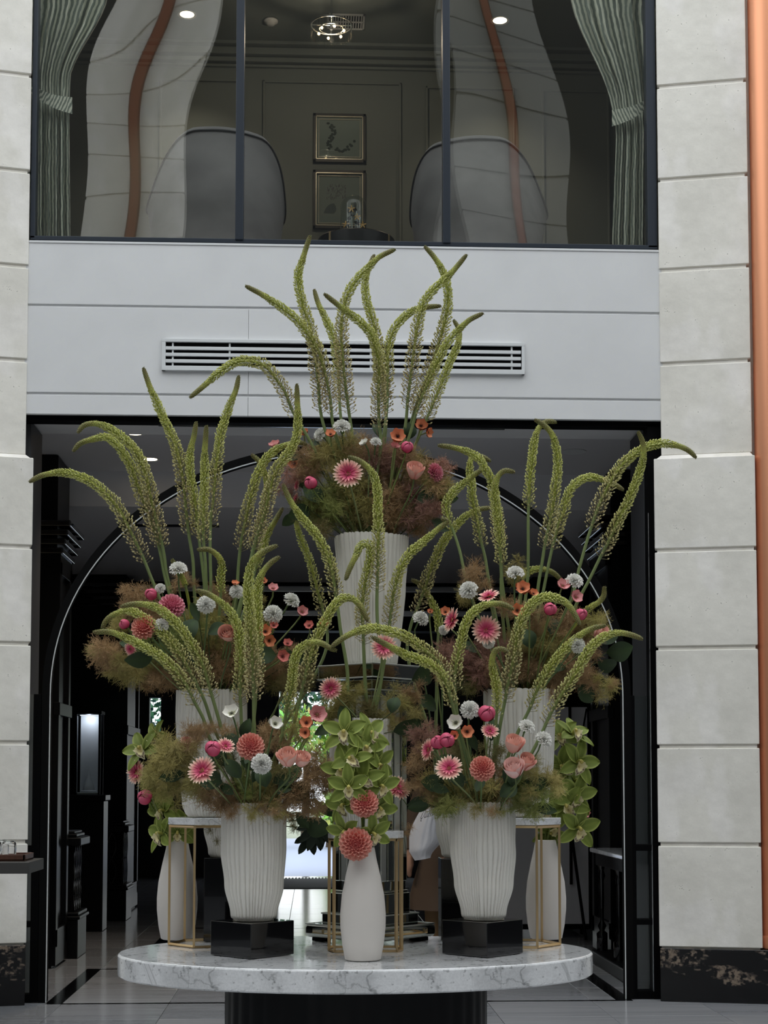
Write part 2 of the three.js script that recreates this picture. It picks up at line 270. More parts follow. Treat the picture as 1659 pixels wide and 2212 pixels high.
{ // smoke detector, ceiling vent, chandelier
  const onCeil = (px, py) => { const d = P(px, py, 0).sub(camera.position); return camera.position.clone().addScaledVector(d, (RC - EYE) / d.y); };
  const s = thing('smoke_detector', 'small round smoke detector on the upstairs ceiling', 'smoke detector', onCeil(585, 43));
  obj('body', lathe([[0.001, -0.045], [0.035, -0.045], [0.04, -0.03], [0.062, -0.022], [0.066, 0], [0.001, 0]], 28), M.white, s);
  const v = thing('ceiling_vent', 'white rectangular slotted vent on the upstairs ceiling', 'vent', onCeil(747, 46));
  obj('frame', join(box(0.34, 0.012, 0.02, 0.002).translate(0, -0.006, 0.13), box(0.34, 0.012, 0.02, 0.002).translate(0, -0.006, -0.13), box(0.02, 0.012, 0.28, 0.002).translate(-0.16, -0.006, 0), box(0.02, 0.012, 0.28, 0.002).translate(0.16, -0.006, 0), box(0.34, 0.012, 0.012, 0.002).translate(0, -0.006, 0)), M.white, v);
  obj('back_plate', box(0.32, 0.004, 0.26, 0).translate(0, -0.002, 0), M.black, v);
  for (let i = -6; i <= 6; i++) obj('slat', box(0.011, 0.01, 0.25, 0).translate(i * 0.023, -0.006, 0), M.white, v);
  const c = thing('chandelier', 'glass fringe chandelier with small lit bulbs upstairs', 'chandelier', V3(X(712, -2.3), Y(70, -2.3), -2.3));
  const up2 = RC - c.position.y;
  obj('rod', rod(V3(0, 0.1, 0), V3(0, up2, 0), 0.008), M.steel, c);
  obj('ring', join(new THREE.TorusGeometry(0.17, 0.007, 8, 40).rotateX(PI / 2).translate(0, 0.06, 0), new THREE.TorusGeometry(0.1, 0.006, 8, 32).rotateX(PI / 2).translate(0, 0.03, 0), rod(V3(-0.17, 0.06, 0), V3(0.17, 0.06, 0), 0.005), rod(V3(0, 0.06, -0.17), V3(0, 0.06, 0.17), 0.005), rod(V3(0, 0.02, 0), V3(0, 0.11, 0), 0.012)), M.steel, c);
  const drop = lathe([[0.001, -0.1], [0.004, -0.095], [0.005, -0.02], [0.001, 0]], 6), ds = new MB();
  for (let i = 0; i < 36; i++) { const a = (i / 36) * 2 * PI; ds.add(drop, T(cos(a) * 0.17, 0.055, sin(a) * 0.17)); }
  obj('crystal_fringe', ds.geo(), M.clear, c);
  for (let i = 0; i < 6; i++) { const a = (i / 6) * 2 * PI + 0.3; obj('bulb', new THREE.SphereGeometry(0.011, 12, 8).translate(cos(a) * 0.11, 0.0, sin(a) * 0.11), M.bulb, c); }
  const l = new THREE.PointLight(0xffe8cc, 0.45); l.position.copy(c.position).add(V3(0, -0.06, 0)); l.name = 'chandelier_light'; l.castShadow = true; scene.add(l);
}
// pictures, dome, table, chairs, curtains
function picture(label, y0, y1, draw) {
  const z = RZ + 0.003, x0 = X(672, z), x1 = X(789, z), a = Y(y1, z), b = Y(y0, z), t = thing('framed_picture', label, 'picture', V3((x0 + x1) / 2, (a + b) / 2, z)), w = x1 - x0, h = b - a;
  const fr = (w2, h2, k, d, z2) => join(box(w2, k, d, 0.002).translate(0, h2 / 2 - k / 2, z2), box(w2, k, d, 0.002).translate(0, -h2 / 2 + k / 2, z2), box(k, h2, d, 0.002).translate(-w2 / 2 + k / 2, 0, z2), box(k, h2, d, 0.002).translate(w2 / 2 - k / 2, 0, z2));
  obj('frame', fr(w, h, 0.026, 0.03, 0.015), S({ color: '#2d302d', roughness: 0.5 }), t);
  obj('inner_frame', join(fr(w - 0.05, h - 0.05, 0.009, 0.03, 0.018), fr(w - 0.1, h - 0.1, 0.005, 0.012, 0.014)), S({ color: '#c9c5b4', roughness: 0.35, metalness: 0.4 }), t);
  const cv = document.createElement('canvas'); cv.width = 256; cv.height = 280; const q = cv.getContext('2d'); q.fillStyle = '#98a09e'; q.fillRect(0, 0, 256, 280); draw(q);
  const ct = new THREE.CanvasTexture(cv); ct.colorSpace = THREE.SRGBColorSpace;
  obj('print', new THREE.BoxGeometry(w - 0.04, h - 0.04, 0.006).translate(0, 0, 0.006), S({ map: ct, roughness: 0.6 }), t);
  obj('glass', new THREE.BoxGeometry(w - 0.04, h - 0.04, 0.002).translate(0, 0, 0.013), M.clear, t);
}
picture('upper framed picture with a curved sprig of dark round leaves', 248, 353, (q) => { q.fillStyle = '#26352c'; for (let i = 0; i < 34; i++) { const s = i / 33, x = s < 0.62 ? 75 + 18 * sin(s * 9) + s * 30 : 105 + (s - 0.62) * 250, y = s < 0.62 ? 45 + s * 250 : 205 - pow((s - 0.75) / 0.25, 2) * 60 + 10; q.beginPath(); q.ellipse(x + (i % 2 ? 7 : -7), y + (i % 3) * 4, 9, 7, i, 0, 7); q.fill(); } });
picture('lower framed picture with one pale leaf, behind the glass dome', 370, 496, (q) => { q.fillStyle = '#56646a'; q.beginPath(); q.moveTo(45, 210); q.quadraticCurveTo(60, 160, 100, 158); q.quadraticCurveTo(125, 190, 98, 212); q.closePath(); q.fill(); q.fillStyle = '#6a6570'; for (let i = 0; i < 90; i++) { q.fillRect(60 + hash(i, 1, 3) * 100, 55 + hash(i, 2, 3) * 80, 3, 9); } });
{
  const zt = -0.95, x = X(768, zt), top = Y(490, zt + 0.3), t = thing('side_table', 'round black side table with brass strips upstairs', 'table', V3(x, RF, zt)), h = top - RF;
  obj('drum', lathe([[0.001, 0], [0.285, 0], [0.29, 0.01], [0.29, h - 0.01], [0.285, h], [0.001, h]], 64), M.lacquer, t);
  for (const a of [-0.75, 0.95, 2.4, 3.9]) obj('brass_strip', box(0.016, h - 0.01, 0.006, 0).translate(0, h / 2, 0.291).rotateY(a), M.gold, t);
  const d = thing('glass_dome', 'glass dome of dried flowers on the black table', 'glass dome', V3(x - 0.02, top, zt + 0.02)), R = 0.1, HH = 0.24;
  const prof = []; for (let i = 0; i <= 4; i++) prof.push([R, (i / 4) * HH]); for (let i = 1; i <= 10; i++) prof.push([R * cos((i / 10) * PI / 2) + 0.0005, HH + R * sin((i / 10) * PI / 2)]);
  obj('cloche', lathe(prof, 40), M.clear, d);
  obj('base', lathe([[0.001, 0], [0.115, 0], [0.118, 0.006], [0.112, 0.014], [0.001, 0.014]], 40), M.black, d);
  const st = new MB(); for (const [a, b] of [[-0.02, 0.26], [0.02, 0.22], [0.05, 0.17], [-0.045, 0.16]]) st.add(rod(V3(a * 0.4, 0.014, 0), V3(a, b, a * 0.4), 0.004)); obj('stem', st.geo(), S({ color: '#b9c0bd', roughness: 0.5 }), d);
  for (let i = 0; i < 12; i++) { const a = i * 2.4, r = 0.03 + 0.035 * hash(i, 3, 9), m = obj('dark_leaf', new THREE.SphereGeometry(0.022, 10, 8).scale(0.8, 1.2, 0.25), S({ color: '#1c2226', roughness: 0.5 }), d); m.position.set(cos(a) * r, 0.07 + 0.017 * i, sin(a) * r); m.rotation.set(0.4 * i, i, i * 0.7); }
  for (let i = 0; i < 4; i++) { const m = obj('gold_blossom', join(...[0, 1, 2, 3, 4].map((k) => new THREE.SphereGeometry(0.016, 8, 6).scale(0.35, 1, 0.25).translate(0, 0.014, 0).rotateZ(k * 1.256))), S({ color: '#c79a56', roughness: 0.4 }), d); m.position.set(-0.06 + 0.042 * i, 0.1 + 0.06 * ((i * 2) % 3), 0.05); }
}
function wingChair(label, px, z, turn, h) {
  const t = thing('wing_chair', label, 'armchair', V3(X(px, z), RF, z), 'grey velvet wing chairs upstairs'); t.rotation.y = turn;
  const top = (a) => lerp(0.5, h, smooth(1.85, 0.5, abs(a))) - 0.03 * pow(abs(a), 2) * smooth(1.1, 0, abs(a)), rad = (v) => 0.34 + 0.05 * v;
  const shell = (off, fl) => grid(40, 12, (u, v) => { const a = lerp(-2.1, 2.1, u), y = lerp(0.14, top(a) - (off < 0 ? 0.012 : 0), v), r = rad(v) + off, e = 1 + 0.1 * smooth(1.2, 2.1, abs(a)); return V3(sin(fl ? -a : a) * r * 1.12 * e, y, cos(a) * r * 0.95); });
  obj('shell', shell(0.045, false), M.velvet, t).material.side = THREE.DoubleSide; obj('lining', shell(-0.045, false), M.velvet, t);
  const rim = []; for (let i = 0; i <= 40; i++) { const a = lerp(-2.1, 2.1, i / 40), e = 1 + 0.1 * smooth(1.2, 2.1, abs(a)); rim.push(V3(sin(a) * (rad(1)) * 1.12 * e, top(a) - 0.006, cos(a) * rad(1) * 0.95)); }
  obj('rolled_edge', sweep(spline(rim), 60, 8, () => 0.047), M.velvet, t);
  obj('piping', sweep(spline(rim.map((p) => p.clone().multiply(V3(1.125, 1, 1.125)))), 60, 6, () => 0.007), S({ color: '#26262a', roughness: 0.7 }), t);
  obj('seat', new RoundedBoxGeometry(0.6, 0.16, 0.56, 3, 0.05).translate(0, 0.38, -0.06), M.velvet, t);
  for (const [a, b] of [[-0.25, -0.25], [0.25, -0.25], [-0.22, 0.22], [0.22, 0.22]]) obj('leg', rod(V3(a, 0.16, b), V3(a * 1.1, 0, b * 1.1), 0.018), M.black, t);
}
wingChair('grey velvet wing chair seen from behind beside the striped left curtain', 462, -0.85, 0.25, 0.95);
wingChair('grey velvet wing chair seen from behind, on the copper reflection side of the dome', 1035, -0.85, -0.3, 0.92);
function curtain(label, edgeA, edgeB, z, tie, name) {                // edges: [py, px] lists from top to bottom
  const at = (e, y) => { for (let i = 0; i < e.length - 1; i++) if (y <= e[i + 1][0]) { const t = clamp((y - e[i][0]) / (e[i + 1][0] - e[i][0])); return lerp(e[i][1], e[i + 1][1], t * t * (3 - 2 * t) * 0.5 + t * 0.5); } return e[e.length - 1][1]; };
  const yT = edgeA[0][0], yB = edgeA[edgeA.length - 1][0], t = thing('curtain', label, 'curtain', P((edgeA[2][1] + edgeB[2][1]) / 2, yB, z), 'striped tied curtains upstairs'), o = t.position;
  const pinch = (y) => exp(-pow((y - tie[2]) / 45, 2)), fold = (u, y) => 0.032 * (1 - 0.72 * pinch(y)) * (sin(u * 40 + sin(u * 7) * 1.4 + y * 0.002) + 0.4 * sin(u * 71 + 1 + y * 0.004));
  const panel = grid(150, 40, (u, v) => { const y = lerp(yT, yB, v); return P(lerp(at(edgeA, y), at(edgeB, y), u), y, z + fold(u, y)).sub(o); });
  const uv = panel.attributes.uv; for (let i = 0; i < uv.count; i++) uv.setXY(i, uv.getX(i) * 0.95, (1 - uv.getY(i)) * 1.6);
  obj('panel', panel, M.cloth, t);
  const [a, b] = tie, band = (zz) => grid(24, 5, (u, v) => { const q = sin(u * PI); return P(lerp(a[0], b[0], u), lerp(a[1], b[1], u) + (v - 0.5) * lerp(18, 36, u) + q * 8, z + 0.05 + 0.035 * q + zz).sub(o); });
  const bb = new MB(); bb.add(band(0)); const bg = bb.geo(), bu = bg.attributes.uv; for (let i = 0; i < bu.count; i++) bu.setXY(i, bu.getY(i) * 0.12 + bu.getX(i) * 0.9, bu.getX(i));
  obj('tieback', bg, M.cloth, t);
}
curtain('striped grey curtain tied back beside the left window jamb', [[-330, 52], [0, 54], [190, 57], [240, 57], [520, 55]], [[-330, 300], [0, 232], [165, 152], [238, 150], [520, 152]], -0.24, [[58, 186], [156, 228], 215]);
curtain('striped grey curtain tied back beside the right window jamb', [[-330, 1150], [0, 1232], [225, 1320], [285, 1331], [532, 1322]], [[-330, 1418], [0, 1417], [205, 1416], [285, 1416], [532, 1418]], -0.24, [[1415, 212], [1322, 255], 240]);
// ---------------------------------------------------------------- doorway: frame, sidelights, arch
const OP_T = Y(905), HC = 4.06, ENDZ = -13.8;
{
  const g = struct('door_1'), z0 = -0.16, z1 = -0.05, pR = X(1418), pL = X(24);
  obj('door_frame', join(boxAt(XL - 0.05, XR + 0.02, OP_T - 0.022, OP_T + 0.05, z0, z1, 0.003), boxAt(XL - 0.05, X(33), 0, OP_T, z0, z1, 0.003), boxAt(X(1410), XR + 0.03, 0, OP_T, z0, z1, 0.003)), M.black, g);
  obj('reveal', join(boxAt(X(1408), XR + 0.04, 0, OP_T, -0.6, z0, 0), boxAt(XL - 0.1, X(46), 0, OP_T, -0.6, z0, 0)), S({ color: '#3a3b3e', roughness: 0.6 }), g);
  for (const [a, b] of [[67, 84], [1367, 1376]]) obj('post', boxAt(X(a), X(b), 0.005, Y(1500), z0 + 0.02, z1, 0.003), M.black, g);
  for (const [a, b] of [[28, 72], [1372, 1412]]) for (const [y0, y1, n] of [[1826, 1840], [1990, 2002], [2146, 2166]]) obj('rail', boxAt(X(a), X(b), max(0.002, Y(y1)), Y(y0), z0 + 0.02, z1 - 0.004, 0.003), M.black, g);
  for (const [a, b] of [[30, 70], [1374, 1411]]) { obj('pane', boxAt(X(a), X(b), 0.04, Y(1500), -0.105, -0.099, 0), M.clear, g); }
  obj('edge_glint_strip', join(boxAt(X(1411) - 0.004, X(1411), 0.05, Y(1100), z1 - 0.004, z1 + 0.003, 0), boxAt(X(33), X(33) + 0.004, 0.05, Y(1100), z1 - 0.004, z1 + 0.003, 0), boxAt(X(330), X(1100), OP_T - 0.028, OP_T - 0.022, z0, z0 + 0.02, 0)), M.steel, g);  // top strip added to imitate glass edges catching light
}
{ // black arched ring, glossy chamfer highlight painted as a pale inner strip
  const xa = X(85), xb = X(1368), cx = (xa + xb) / 2, a = (xb - xa) / 2, ys = Y(1500), ht = Y(957) - ys, t = thing('arched_door_ring', 'slender black arched ring with a painted highlight along the inner edge inside the doorway', 'arch', V3(cx, 0, -0.1));
  const path = []; path.push([-a, 0.003]); for (let i = 1; i <= 12; i++) path.push([-a, (ys * i) / 12]); for (let i = 1; i < 72; i++) { const q = PI - (i / 72) * PI; path.push([a * cos(q), ys + ht * pow(sin(q), 0.98)]); } for (let i = 12; i >= 0; i--) path.push([a, max(0.003, (ys * i) / 12)]);
  const band = (i0, i1, za, zb) => { const n = path.length - 1; return grid(4, n, (u, v) => { const i = Math.round(v * n), p = path[i], q0 = path[max(0, i - 1)], q1 = path[min(n, i + 1)], tx = q1[0] - q0[0], ty = q1[1] - q0[1], l = hypot(tx, ty), nx = ty / l, ny = -tx / l, k = Math.round(u * 4) % 4, ii = k === 0 || k === 3 ? i0 : i1, z = k < 2 ? zb : za; return V3(p[0] + nx * ii, p[1] + ny * ii, z); }); };
  const flat = (g) => { const q = g.toNonIndexed(); q.computeVertexNormals(); return q; };
  obj('ring', flat(band(0, 0.052, -0.05, 0.05)), M.ebony, t); obj('highlight_edge', flat(band(0.0515, 0.058, 0.044, 0.0535)), S({ color: '#dadcdc', roughness: 0.3, metalness: 0.3 }), t);
}
// ---------------------------------------------------------------- floor: tiles, inlay
{
  const g = struct('floor'), ts = 0.7, x00 = -1.64 - 0.7 * 5;
  obj('bed', join(boxAt(-9, 9, -0.1, -0.012, -14, 17, 0), boxAt(-9, 9, -0.012, -0.0005, 2.11, 17, 0)), M.joint, g);
  const vs = [0, 1, 2, 3].map((k) => shift(box(ts - 0.004, 0.012, ts - 0.004, 0.0015), k * 0.37, k * 0.61)), mats = [M.tile, M.tile.clone(), M.tile.clone()]; mats[1].color.set('#f2f3f5'); mats[2].color.set('#e6e8ea');
  const mat1 = (k) => mats[k % 3];
  for (let j = 0; j < 23; j++) for (let i = 1; i < 12; i++) { const x = x00 + (i + 0.5) * ts, z = 2.1 - (j + 0.5) * ts; if (abs(x) > 2.9 + (j < 3 ? 9 : 0)) continue; const m = obj('tile', vs[(hash(i, j, 5) * 4) | 0], mat1((hash(i, j, 6) * 3) | 0), g); m.position.set(x, -0.0062, z); }
  obj('outer_paving', uvm(new THREE.BoxGeometry(18, 0.01, 15)).translate(0, -0.005, 9.62), M.tile, g);
  const ring = (x0, x1, z0, z1, ws, wf) => [boxAt(x0, x0 + ws, 0, 0.0008, z0, z1, 0), boxAt(x1 - ws, x1, 0, 0.0008, z0, z1, 0), boxAt(x0 + ws, x1 - ws, 0, 0.0008, z1 - wf, z1, 0), boxAt(x0 + ws, x1 - ws, 0, 0.0008, z0, z0 + wf, 0)];
  const xl = X(104), xr = X(1362);
  for (const gg of [...ring(xl, xr, -1.95, 0.02, 0.11, 0.045), ...ring(xl + 0.33, xr - 0.33, -5.4, -2.75, 0.12, 0.1)]) obj('inlay_strip', gg, M.inlay, g);
}
// ---------------------------------------------------------------- the dark hall
struct('ceiling', join(boxAt(-3.3, 3.3, HC, HC + 0.2, -2.64, -0.12, 0), boxAt(-3.3, 3.3, 3.76, HC + 0.2, -7.6, -2.64, 0), boxAt(-3.3, 3.3, 3.95, HC + 0.2, ENDZ, -7.6, 0)), M.ceil);
struct('hall_lintel', boxAt(-3.3, 3.3, OP_T + 0.03, OP_T + 0.9, -0.2, -0.1, 0), M.black);
struct('wall_hall_left', boxAt(-3.4, -2.75, 0, 4.2, ENDZ, -0.4, 0), M.ebony);
struct('wall_hall_right', boxAt(2.95, 3.4, 0, 4.2, ENDZ, -0.4, 0), M.ebony);
function column(name, label, xf, z0, z1, side, y1) {                // a black panelled column that stands out of a hall wall; xf: its face
  const t = thing(name, label, 'column', V3(xf, 0, (z0 + z1) / 2)), d = z1 - z0, w = 0.75, s = side;
  const b = (a, c, y0, yy, e, f, r = 0.004) => { const [p, q] = s < 0 ? [-c, -a] : [a, c]; return boxAt(p, q, y0, yy, e, f, r); };
  obj('shaft', b(0.03, w, 0, 4.05, -d / 2, d / 2), M.lacquer, t);
  obj('panel_frame', join(b(0, 0.04, 0.16, y1 - 0.4, -d / 2, -d / 2 + 0.09), b(0, 0.04, 0.16, y1 - 0.4, d / 2 - 0.09, d / 2), b(0, 0.04, 0.02, 0.3, -d / 2, d / 2), b(0, 0.04, y1 - 0.5, y1 - 0.3, -d / 2, d / 2), b(-0.012, 0.04, 1.98, 2.08, -d / 2 - 0.02, d / 2 + 0.02)), M.lacquer, t);
  obj('capital', join(...[0, 1, 2, 3].map((i) => b(-0.02 - 0.022 * i, w, y1 - 0.34 + i * 0.07, y1 - 0.29 + i * 0.07, -d / 2 - 0.02 - 0.02 * i, d / 2 + 0.02 + 0.02 * i, 0.012))), M.gloss, t);
  return t;
}
column('panelled_column', 'first black panelled column of the hall, beside the arch leg and low lattice pedestal', -2.0, -2.56, -1.97, -1, 3.6);
column('panelled_column', 'farther black panelled column catching daylight, near the hall doors', -2.05, -8.2, -7.0, -1, 3.74);
column('panelled_column', 'black panelled column standing at the end of the marble console', 2.44, -3.2, -2.35, 1, 3.75);
column('panelled_column', 'black column deep in the hall behind the grey projection screen', 2.44, -8.2, -7.0, 1, 3.74);
function pedestal(label, x, z) {
  const t = thing('lattice_pedestal', label, 'pedestal', V3(x, 0, z), 'black lattice pedestals along the hall');
  obj('base', join(box(0.62, 0.32, 0.5, 0.01).translate(0, 0.16, 0), box(0.66, 0.03, 0.54, 0.01).translate(0, 0.335, 0), box(0.63, 0.03, 0.51, 0.01).translate(0, 0.365, 0)), M.lacquer, t);
  obj('body', box(0.52, 0.55, 0.42, 0.006).translate(0, 0.65, 0), M.black, t);
  for (const f of [0, 1]) { const mb = new MB(); for (const q of [-0.15, -0.05, 0.05, 0.15]) for (const s of [-1, 1]) { const pts = []; for (let i = 0; i <= 12; i++) pts.push(V3(q + s * 0.045 * sin((i / 12) * PI * 2), 0.38 + (0.54 * i) / 12, 0)); mb.add(sweep(spline(pts), 24, 5, () => 0.008), f ? T(0, 0, 0.215) : new THREE.Matrix4().makeRotationY(PI / 2).premultiply(T(0.265, 0, 0))); } obj('lattice', mb.geo(), M.gloss, t); }
  obj('cap', join(box(0.66, 0.07, 0.54, 0.012).translate(0, 0.96, 0), box(0.58, 0.03, 0.47, 0.01).translate(0, 1.01, 0), box(0.54, 0.02, 0.43, 0.008).translate(0, 1.035, 0)), M.lacquer, t);
}
pedestal('black lattice pedestal right behind the first hall column', -2.24, -2.9);
pedestal('black lattice pedestal deeper in the hall, by the lit display case', -2.26, -6.45);
{ // dark ribbed cabinet behind the sidelight
  const t = thing('ribbed_cabinet', 'dark cabinet with upright ribs behind the sidelight by the bar table', 'cabinet', V3(-2.36, 0, -1.1));
  obj('plinth', box(0.7, 0.34, 0.8, 0.008).translate(0, 0.17, 0), M.lacquer, t); obj('body', box(0.64, 0.88, 0.74, 0.006).translate(0, 0.78, 0), M.ebony, t); obj('top', box(0.72, 0.04, 0.82, 0.006).translate(0, 1.24, 0), S({ color: '#8d8d88', roughness: 0.3 }), t);
  for (let i = 0; i < 7; i++) obj('rib', new THREE.CylinderGeometry(0.016, 0.016, 0.86, 10).translate(-0.3 + i * 0.1, 0.78, 0.375), M.lacquer, t);
}
{ // glass display case on a dark plinth
  const z = -5.2, x = X(192, z), t = thing('display_case', 'glass display case with black edges on a dark plinth', 'display case', V3(x, 0, z)), y0 = 1.33, y1 = 2.12, w = 0.115;
  obj('plinth', join(box(0.34, y0 - 0.06, 0.34, 0.01).translate(0, (y0 - 0.06) / 2, 0), box(0.38, 0.06, 0.38, 0.01).translate(0, y0 - 0.03, 0)), M.lacquer, t);
  const f = new MB(); for (const [a, b] of [[-1, -1], [1, -1], [-1, 1], [1, 1]]) f.add(boxAt(a * w - 0.01, a * w + 0.01, y0, y1, b * w - 0.01, b * w + 0.01, 0)); f.add(boxAt(-w - 0.02, w + 0.02, y1, y1 + 0.035, -w - 0.02, w + 0.02, 0.004)); obj('frame', f.geo(), M.black, t);
  for (const [s, r] of [[1, 0], [-1, 0], [1, 1], [-1, 1]]) obj('pane', (r ? box(0.004, y1 - y0, 2 * w - 0.02, 0) : box(2 * w - 0.02, y1 - y0, 0.004, 0)).translate(r ? s * w : 0, (y0 + y1) / 2, r ? 0 : s * w), M.clear, t);
  obj('lining', join(box(2 * w - 0.03, 0.02, 2 * w - 0.03, 0.003).translate(0, y0 + 0.012, 0), box(2 * w - 0.03, y1 - y0 - 0.02, 0.01, 0.002).translate(0, (y0 + y1) / 2, -w + 0.02)), M.white, t);
  obj('added_lamp_strip', box(2 * w - 0.05, 0.008, 0.02, 0.002).translate(0, y1 - 0.008, 0.03), S({ color: '#ffffff', emissive: '#e8ecff', emissiveIntensity: 0.6 }), t); { const l = new THREE.PointLight(0xe8ecff, 0.045); l.position.set(x, y1 - 0.03, z + 0.03); l.castShadow = true; l.name = 'display_fill_light'; scene.add(l); }  // strip and point light added to brighten the inside of the case
  const m = thing('white_figurine', 'small white pointed figurine inside the glass display case', 'ornament', V3(x, y0 + 0.024, z)); obj('body', lathe([[0.001, 0.26], [0.012, 0.2], [0.02, 0.14], [0.05, 0.07], [0.06, 0.02], [0.05, 0], [0.001, 0]], 20), M.white, m); obj('foot', lathe([[0.001, 0.02], [0.075, 0.018], [0.08, 0.006], [0.075, -0.004], [0.001, -0.004]], 20), M.white, m);
  const bk = thing('wall_panel', 'pale satin wall panel behind the glass display case', 'wall panel', V3(-2.735, 2.0, z - 0.3)); obj('sheet', box(0.02, 2.6, 1.6, 0.004), S({ color: '#8b8c90', roughness: 0.45 }), bk); for (const q of [0.8, -0.8]) obj('border', box(0.03, 2.66, 0.05, 0.004).translate(0.004, 0, q), M.lacquer, bk);
}
{ // console with a marble top and turned legs, along the right wall
  const z0 = -2.25, z1 = -0.62, x0 = X(1366, -0.5) + 0.0, t = thing('marble_console', 'black console with pale marble top and turned legs along the hall wall', 'console table', V3((x0 + 2.93) / 2, 0, (z0 + z1) / 2)), w = 2.93 - x0, d = z1 - z0, h = 0.92;
  obj('marble_top', box(w, 0.035, d, 0.01).translate(0, h - 0.018, 0), M.marble, t);
  obj('apron', box(w - 0.08, 0.1, d - 0.08, 0.006).translate(0, h - 0.085, 0), M.lacquer, t);
  const leg = lathe([[0.001, 0.1], [0.045, 0.1], [0.045, 0.24], [0.02, 0.26], [0.036, 0.3], [0.014, 0.34], [0.02, 0.52], [0.018, 0.66], [0.03, 0.7], [0.018, 0.74], [0.034, 0.79], [0.034, h - 0.12], [0.001, h - 0.12]], 20);
  for (const [a, b] of [[-1, 1], [-1, 0], [-1, -1], [1, 1], [1, -1]]) { const m = obj('turned_leg', leg, M.gloss, t); m.position.set(a * (w / 2 - 0.08), 0, b * (d / 2 - 0.09)); }
  obj('foot_plinth', box(w, 0.1, d, 0.012).translate(0, 0.052, 0), M.lacquer, t);
}
{ // black vase-like sculpture on the console
  const t = thing('black_sculpture', 'dark twisted sculpture standing on the marble console', 'sculpture', V3(X(1400, -1.2), 0.921, -1.2));
  obj('body', lathe([[0.001, 0], [0.06, 0], [0.07, 0.03], [0.04, 0.1], [0.09, 0.24], [0.1, 0.36], [0.07, 0.48], [0.085, 0.55], [0.05, 0.62], [0.001, 0.63]], 28), M.gloss, t); obj('plinth', box(0.16, 0.02, 0.16, 0.003).translate(0, 0.008, 0), M.black, t);
}
{ // deep portal beam with bright metal strips, end wall with glass doors
  const g = struct('beam_portal'); obj('beam', boxAt(-3, 3, 3.2, 3.97, -7.9, -7.6, 0.01), M.black, g);
  for (const y of [3.64, 3.36]) obj('metal_strip', boxAt(-2.0, 2.4, y, y + 0.075, -7.6, -7.55, 0.012), M.steel, g);
  const x0 = -0.6, x1 = 1.35, hd = 2.95;
  const e = struct('wall_hall_end'); const wx0 = X(321, ENDZ), wx1 = X(346, ENDZ), wy0 = Y(1582, ENDZ), wy1 = Y(1508, ENDZ), z0 = ENDZ - 0.2, z1 = ENDZ;
  obj('panel', join(boxAt(-3.4, wx0, 0, 4.2, z0, z1, 0), boxAt(wx0, wx1, 0, wy0, z0, z1, 0), boxAt(wx0, wx1, wy1, 4.2, z0, z1, 0), boxAt(wx1, x0, 0, 4.2, z0, z1, 0), boxAt(x1, 3.4, 0, 4.2, z0, z1, 0), boxAt(x0, x1, hd, 4.2, z0, z1, 0)), S({ color: '#3b3b3e', roughness: 0.5 }), e);
  obj('pane', boxAt(wx0, wx1, wy0, wy1, -13.9, -13.893, 0), M.clear, e);
  const d = struct('door_2'); obj('door_frame', join(boxAt(x0, x0 + 0.08, 0, hd, -13.95, -13.8, 0.004), boxAt(x1 - 0.08, x1, 0, hd, -13.95, -13.8, 0.004), boxAt(x0, x1, hd - 0.1, hd, -13.95, -13.8, 0.004), boxAt(1.05, 1.12, 0, hd, -13.95, -13.8, 0.004)), M.frame, d);
  obj('pane', boxAt(1.12, x1 - 0.08, 0.02, hd - 0.1, -13.885, -13.878, 0), M.clear, d);
  const em = P(880, 1765, -13.87); obj('ring_emblem', join(new THREE.TorusGeometry(0.075, 0.008, 8, 36), new THREE.TorusGeometry(0.075, 0.008, 8, 20, 1.9).rotateZ(-0.95).translate(-0.11, 0, 0), new THREE.TorusGeometry(0.075, 0.008, 8, 20, 1.9).rotateZ(PI - 0.95).translate(0.11, 0, 0)).translate(em.x + 0.02, em.y, em.z), M.white, d);
  const gr = thing('floor_grating', 'narrow metal drain grating at the bright doorway', 'grating', V3(0.15, 0, -13.45)); obj('tray', box(2.2, 0.006, 0.36, 0).translate(0, 0.002, 0), M.black, gr); { const b = new MB(); for (let i = 0; i < 44; i++) b.add(box(0.022, 0.008, 0.34, 0), T(-1.07 + i * 0.05, 0.006, 0)); stuffPart(obj('grating_bars', b.geo(), M.steel, gr)); }
  const mat = thing('entrance_mat', 'dark entrance mat before the bright glass doors', 'mat', V3(0.15, 0.001, -12.2)); obj('pile', box(2.3, 0.012, 2.0, 0.004).translate(0, 0.006, 0), S({ color: '#2f3138', roughness: 0.95 }), mat);
  for (const q of [1.02, -1.02]) obj('border', box(2.36, 0.008, 0.05, 0.002).translate(0, 0.004, q), M.black, mat);
}
downlight(291, 936, HC, 'lit downlight in the hall ceiling nearest the doorway top', 3, 0.055);
downlight(325, 992, HC, 'lit downlight in the hall ceiling, deeper of two beside the curled lily', 3, 0.055);
downlight(1240, 975, HC, 'unlit downlight in the hall ceiling above the white lily flowers', 0, 0.075);
{ // air slot in the lower hall ceiling
  const t = thing('ceiling_slot', 'thin dark air slot in the lower hall ceiling', 'vent', V3(-1.3, 3.758, -3.6)); obj('frame', box(0.9, 0.012, 0.1, 0.002), M.black, t); obj('blade', box(0.86, 0.016, 0.012, 0), M.lacquer, t);
}
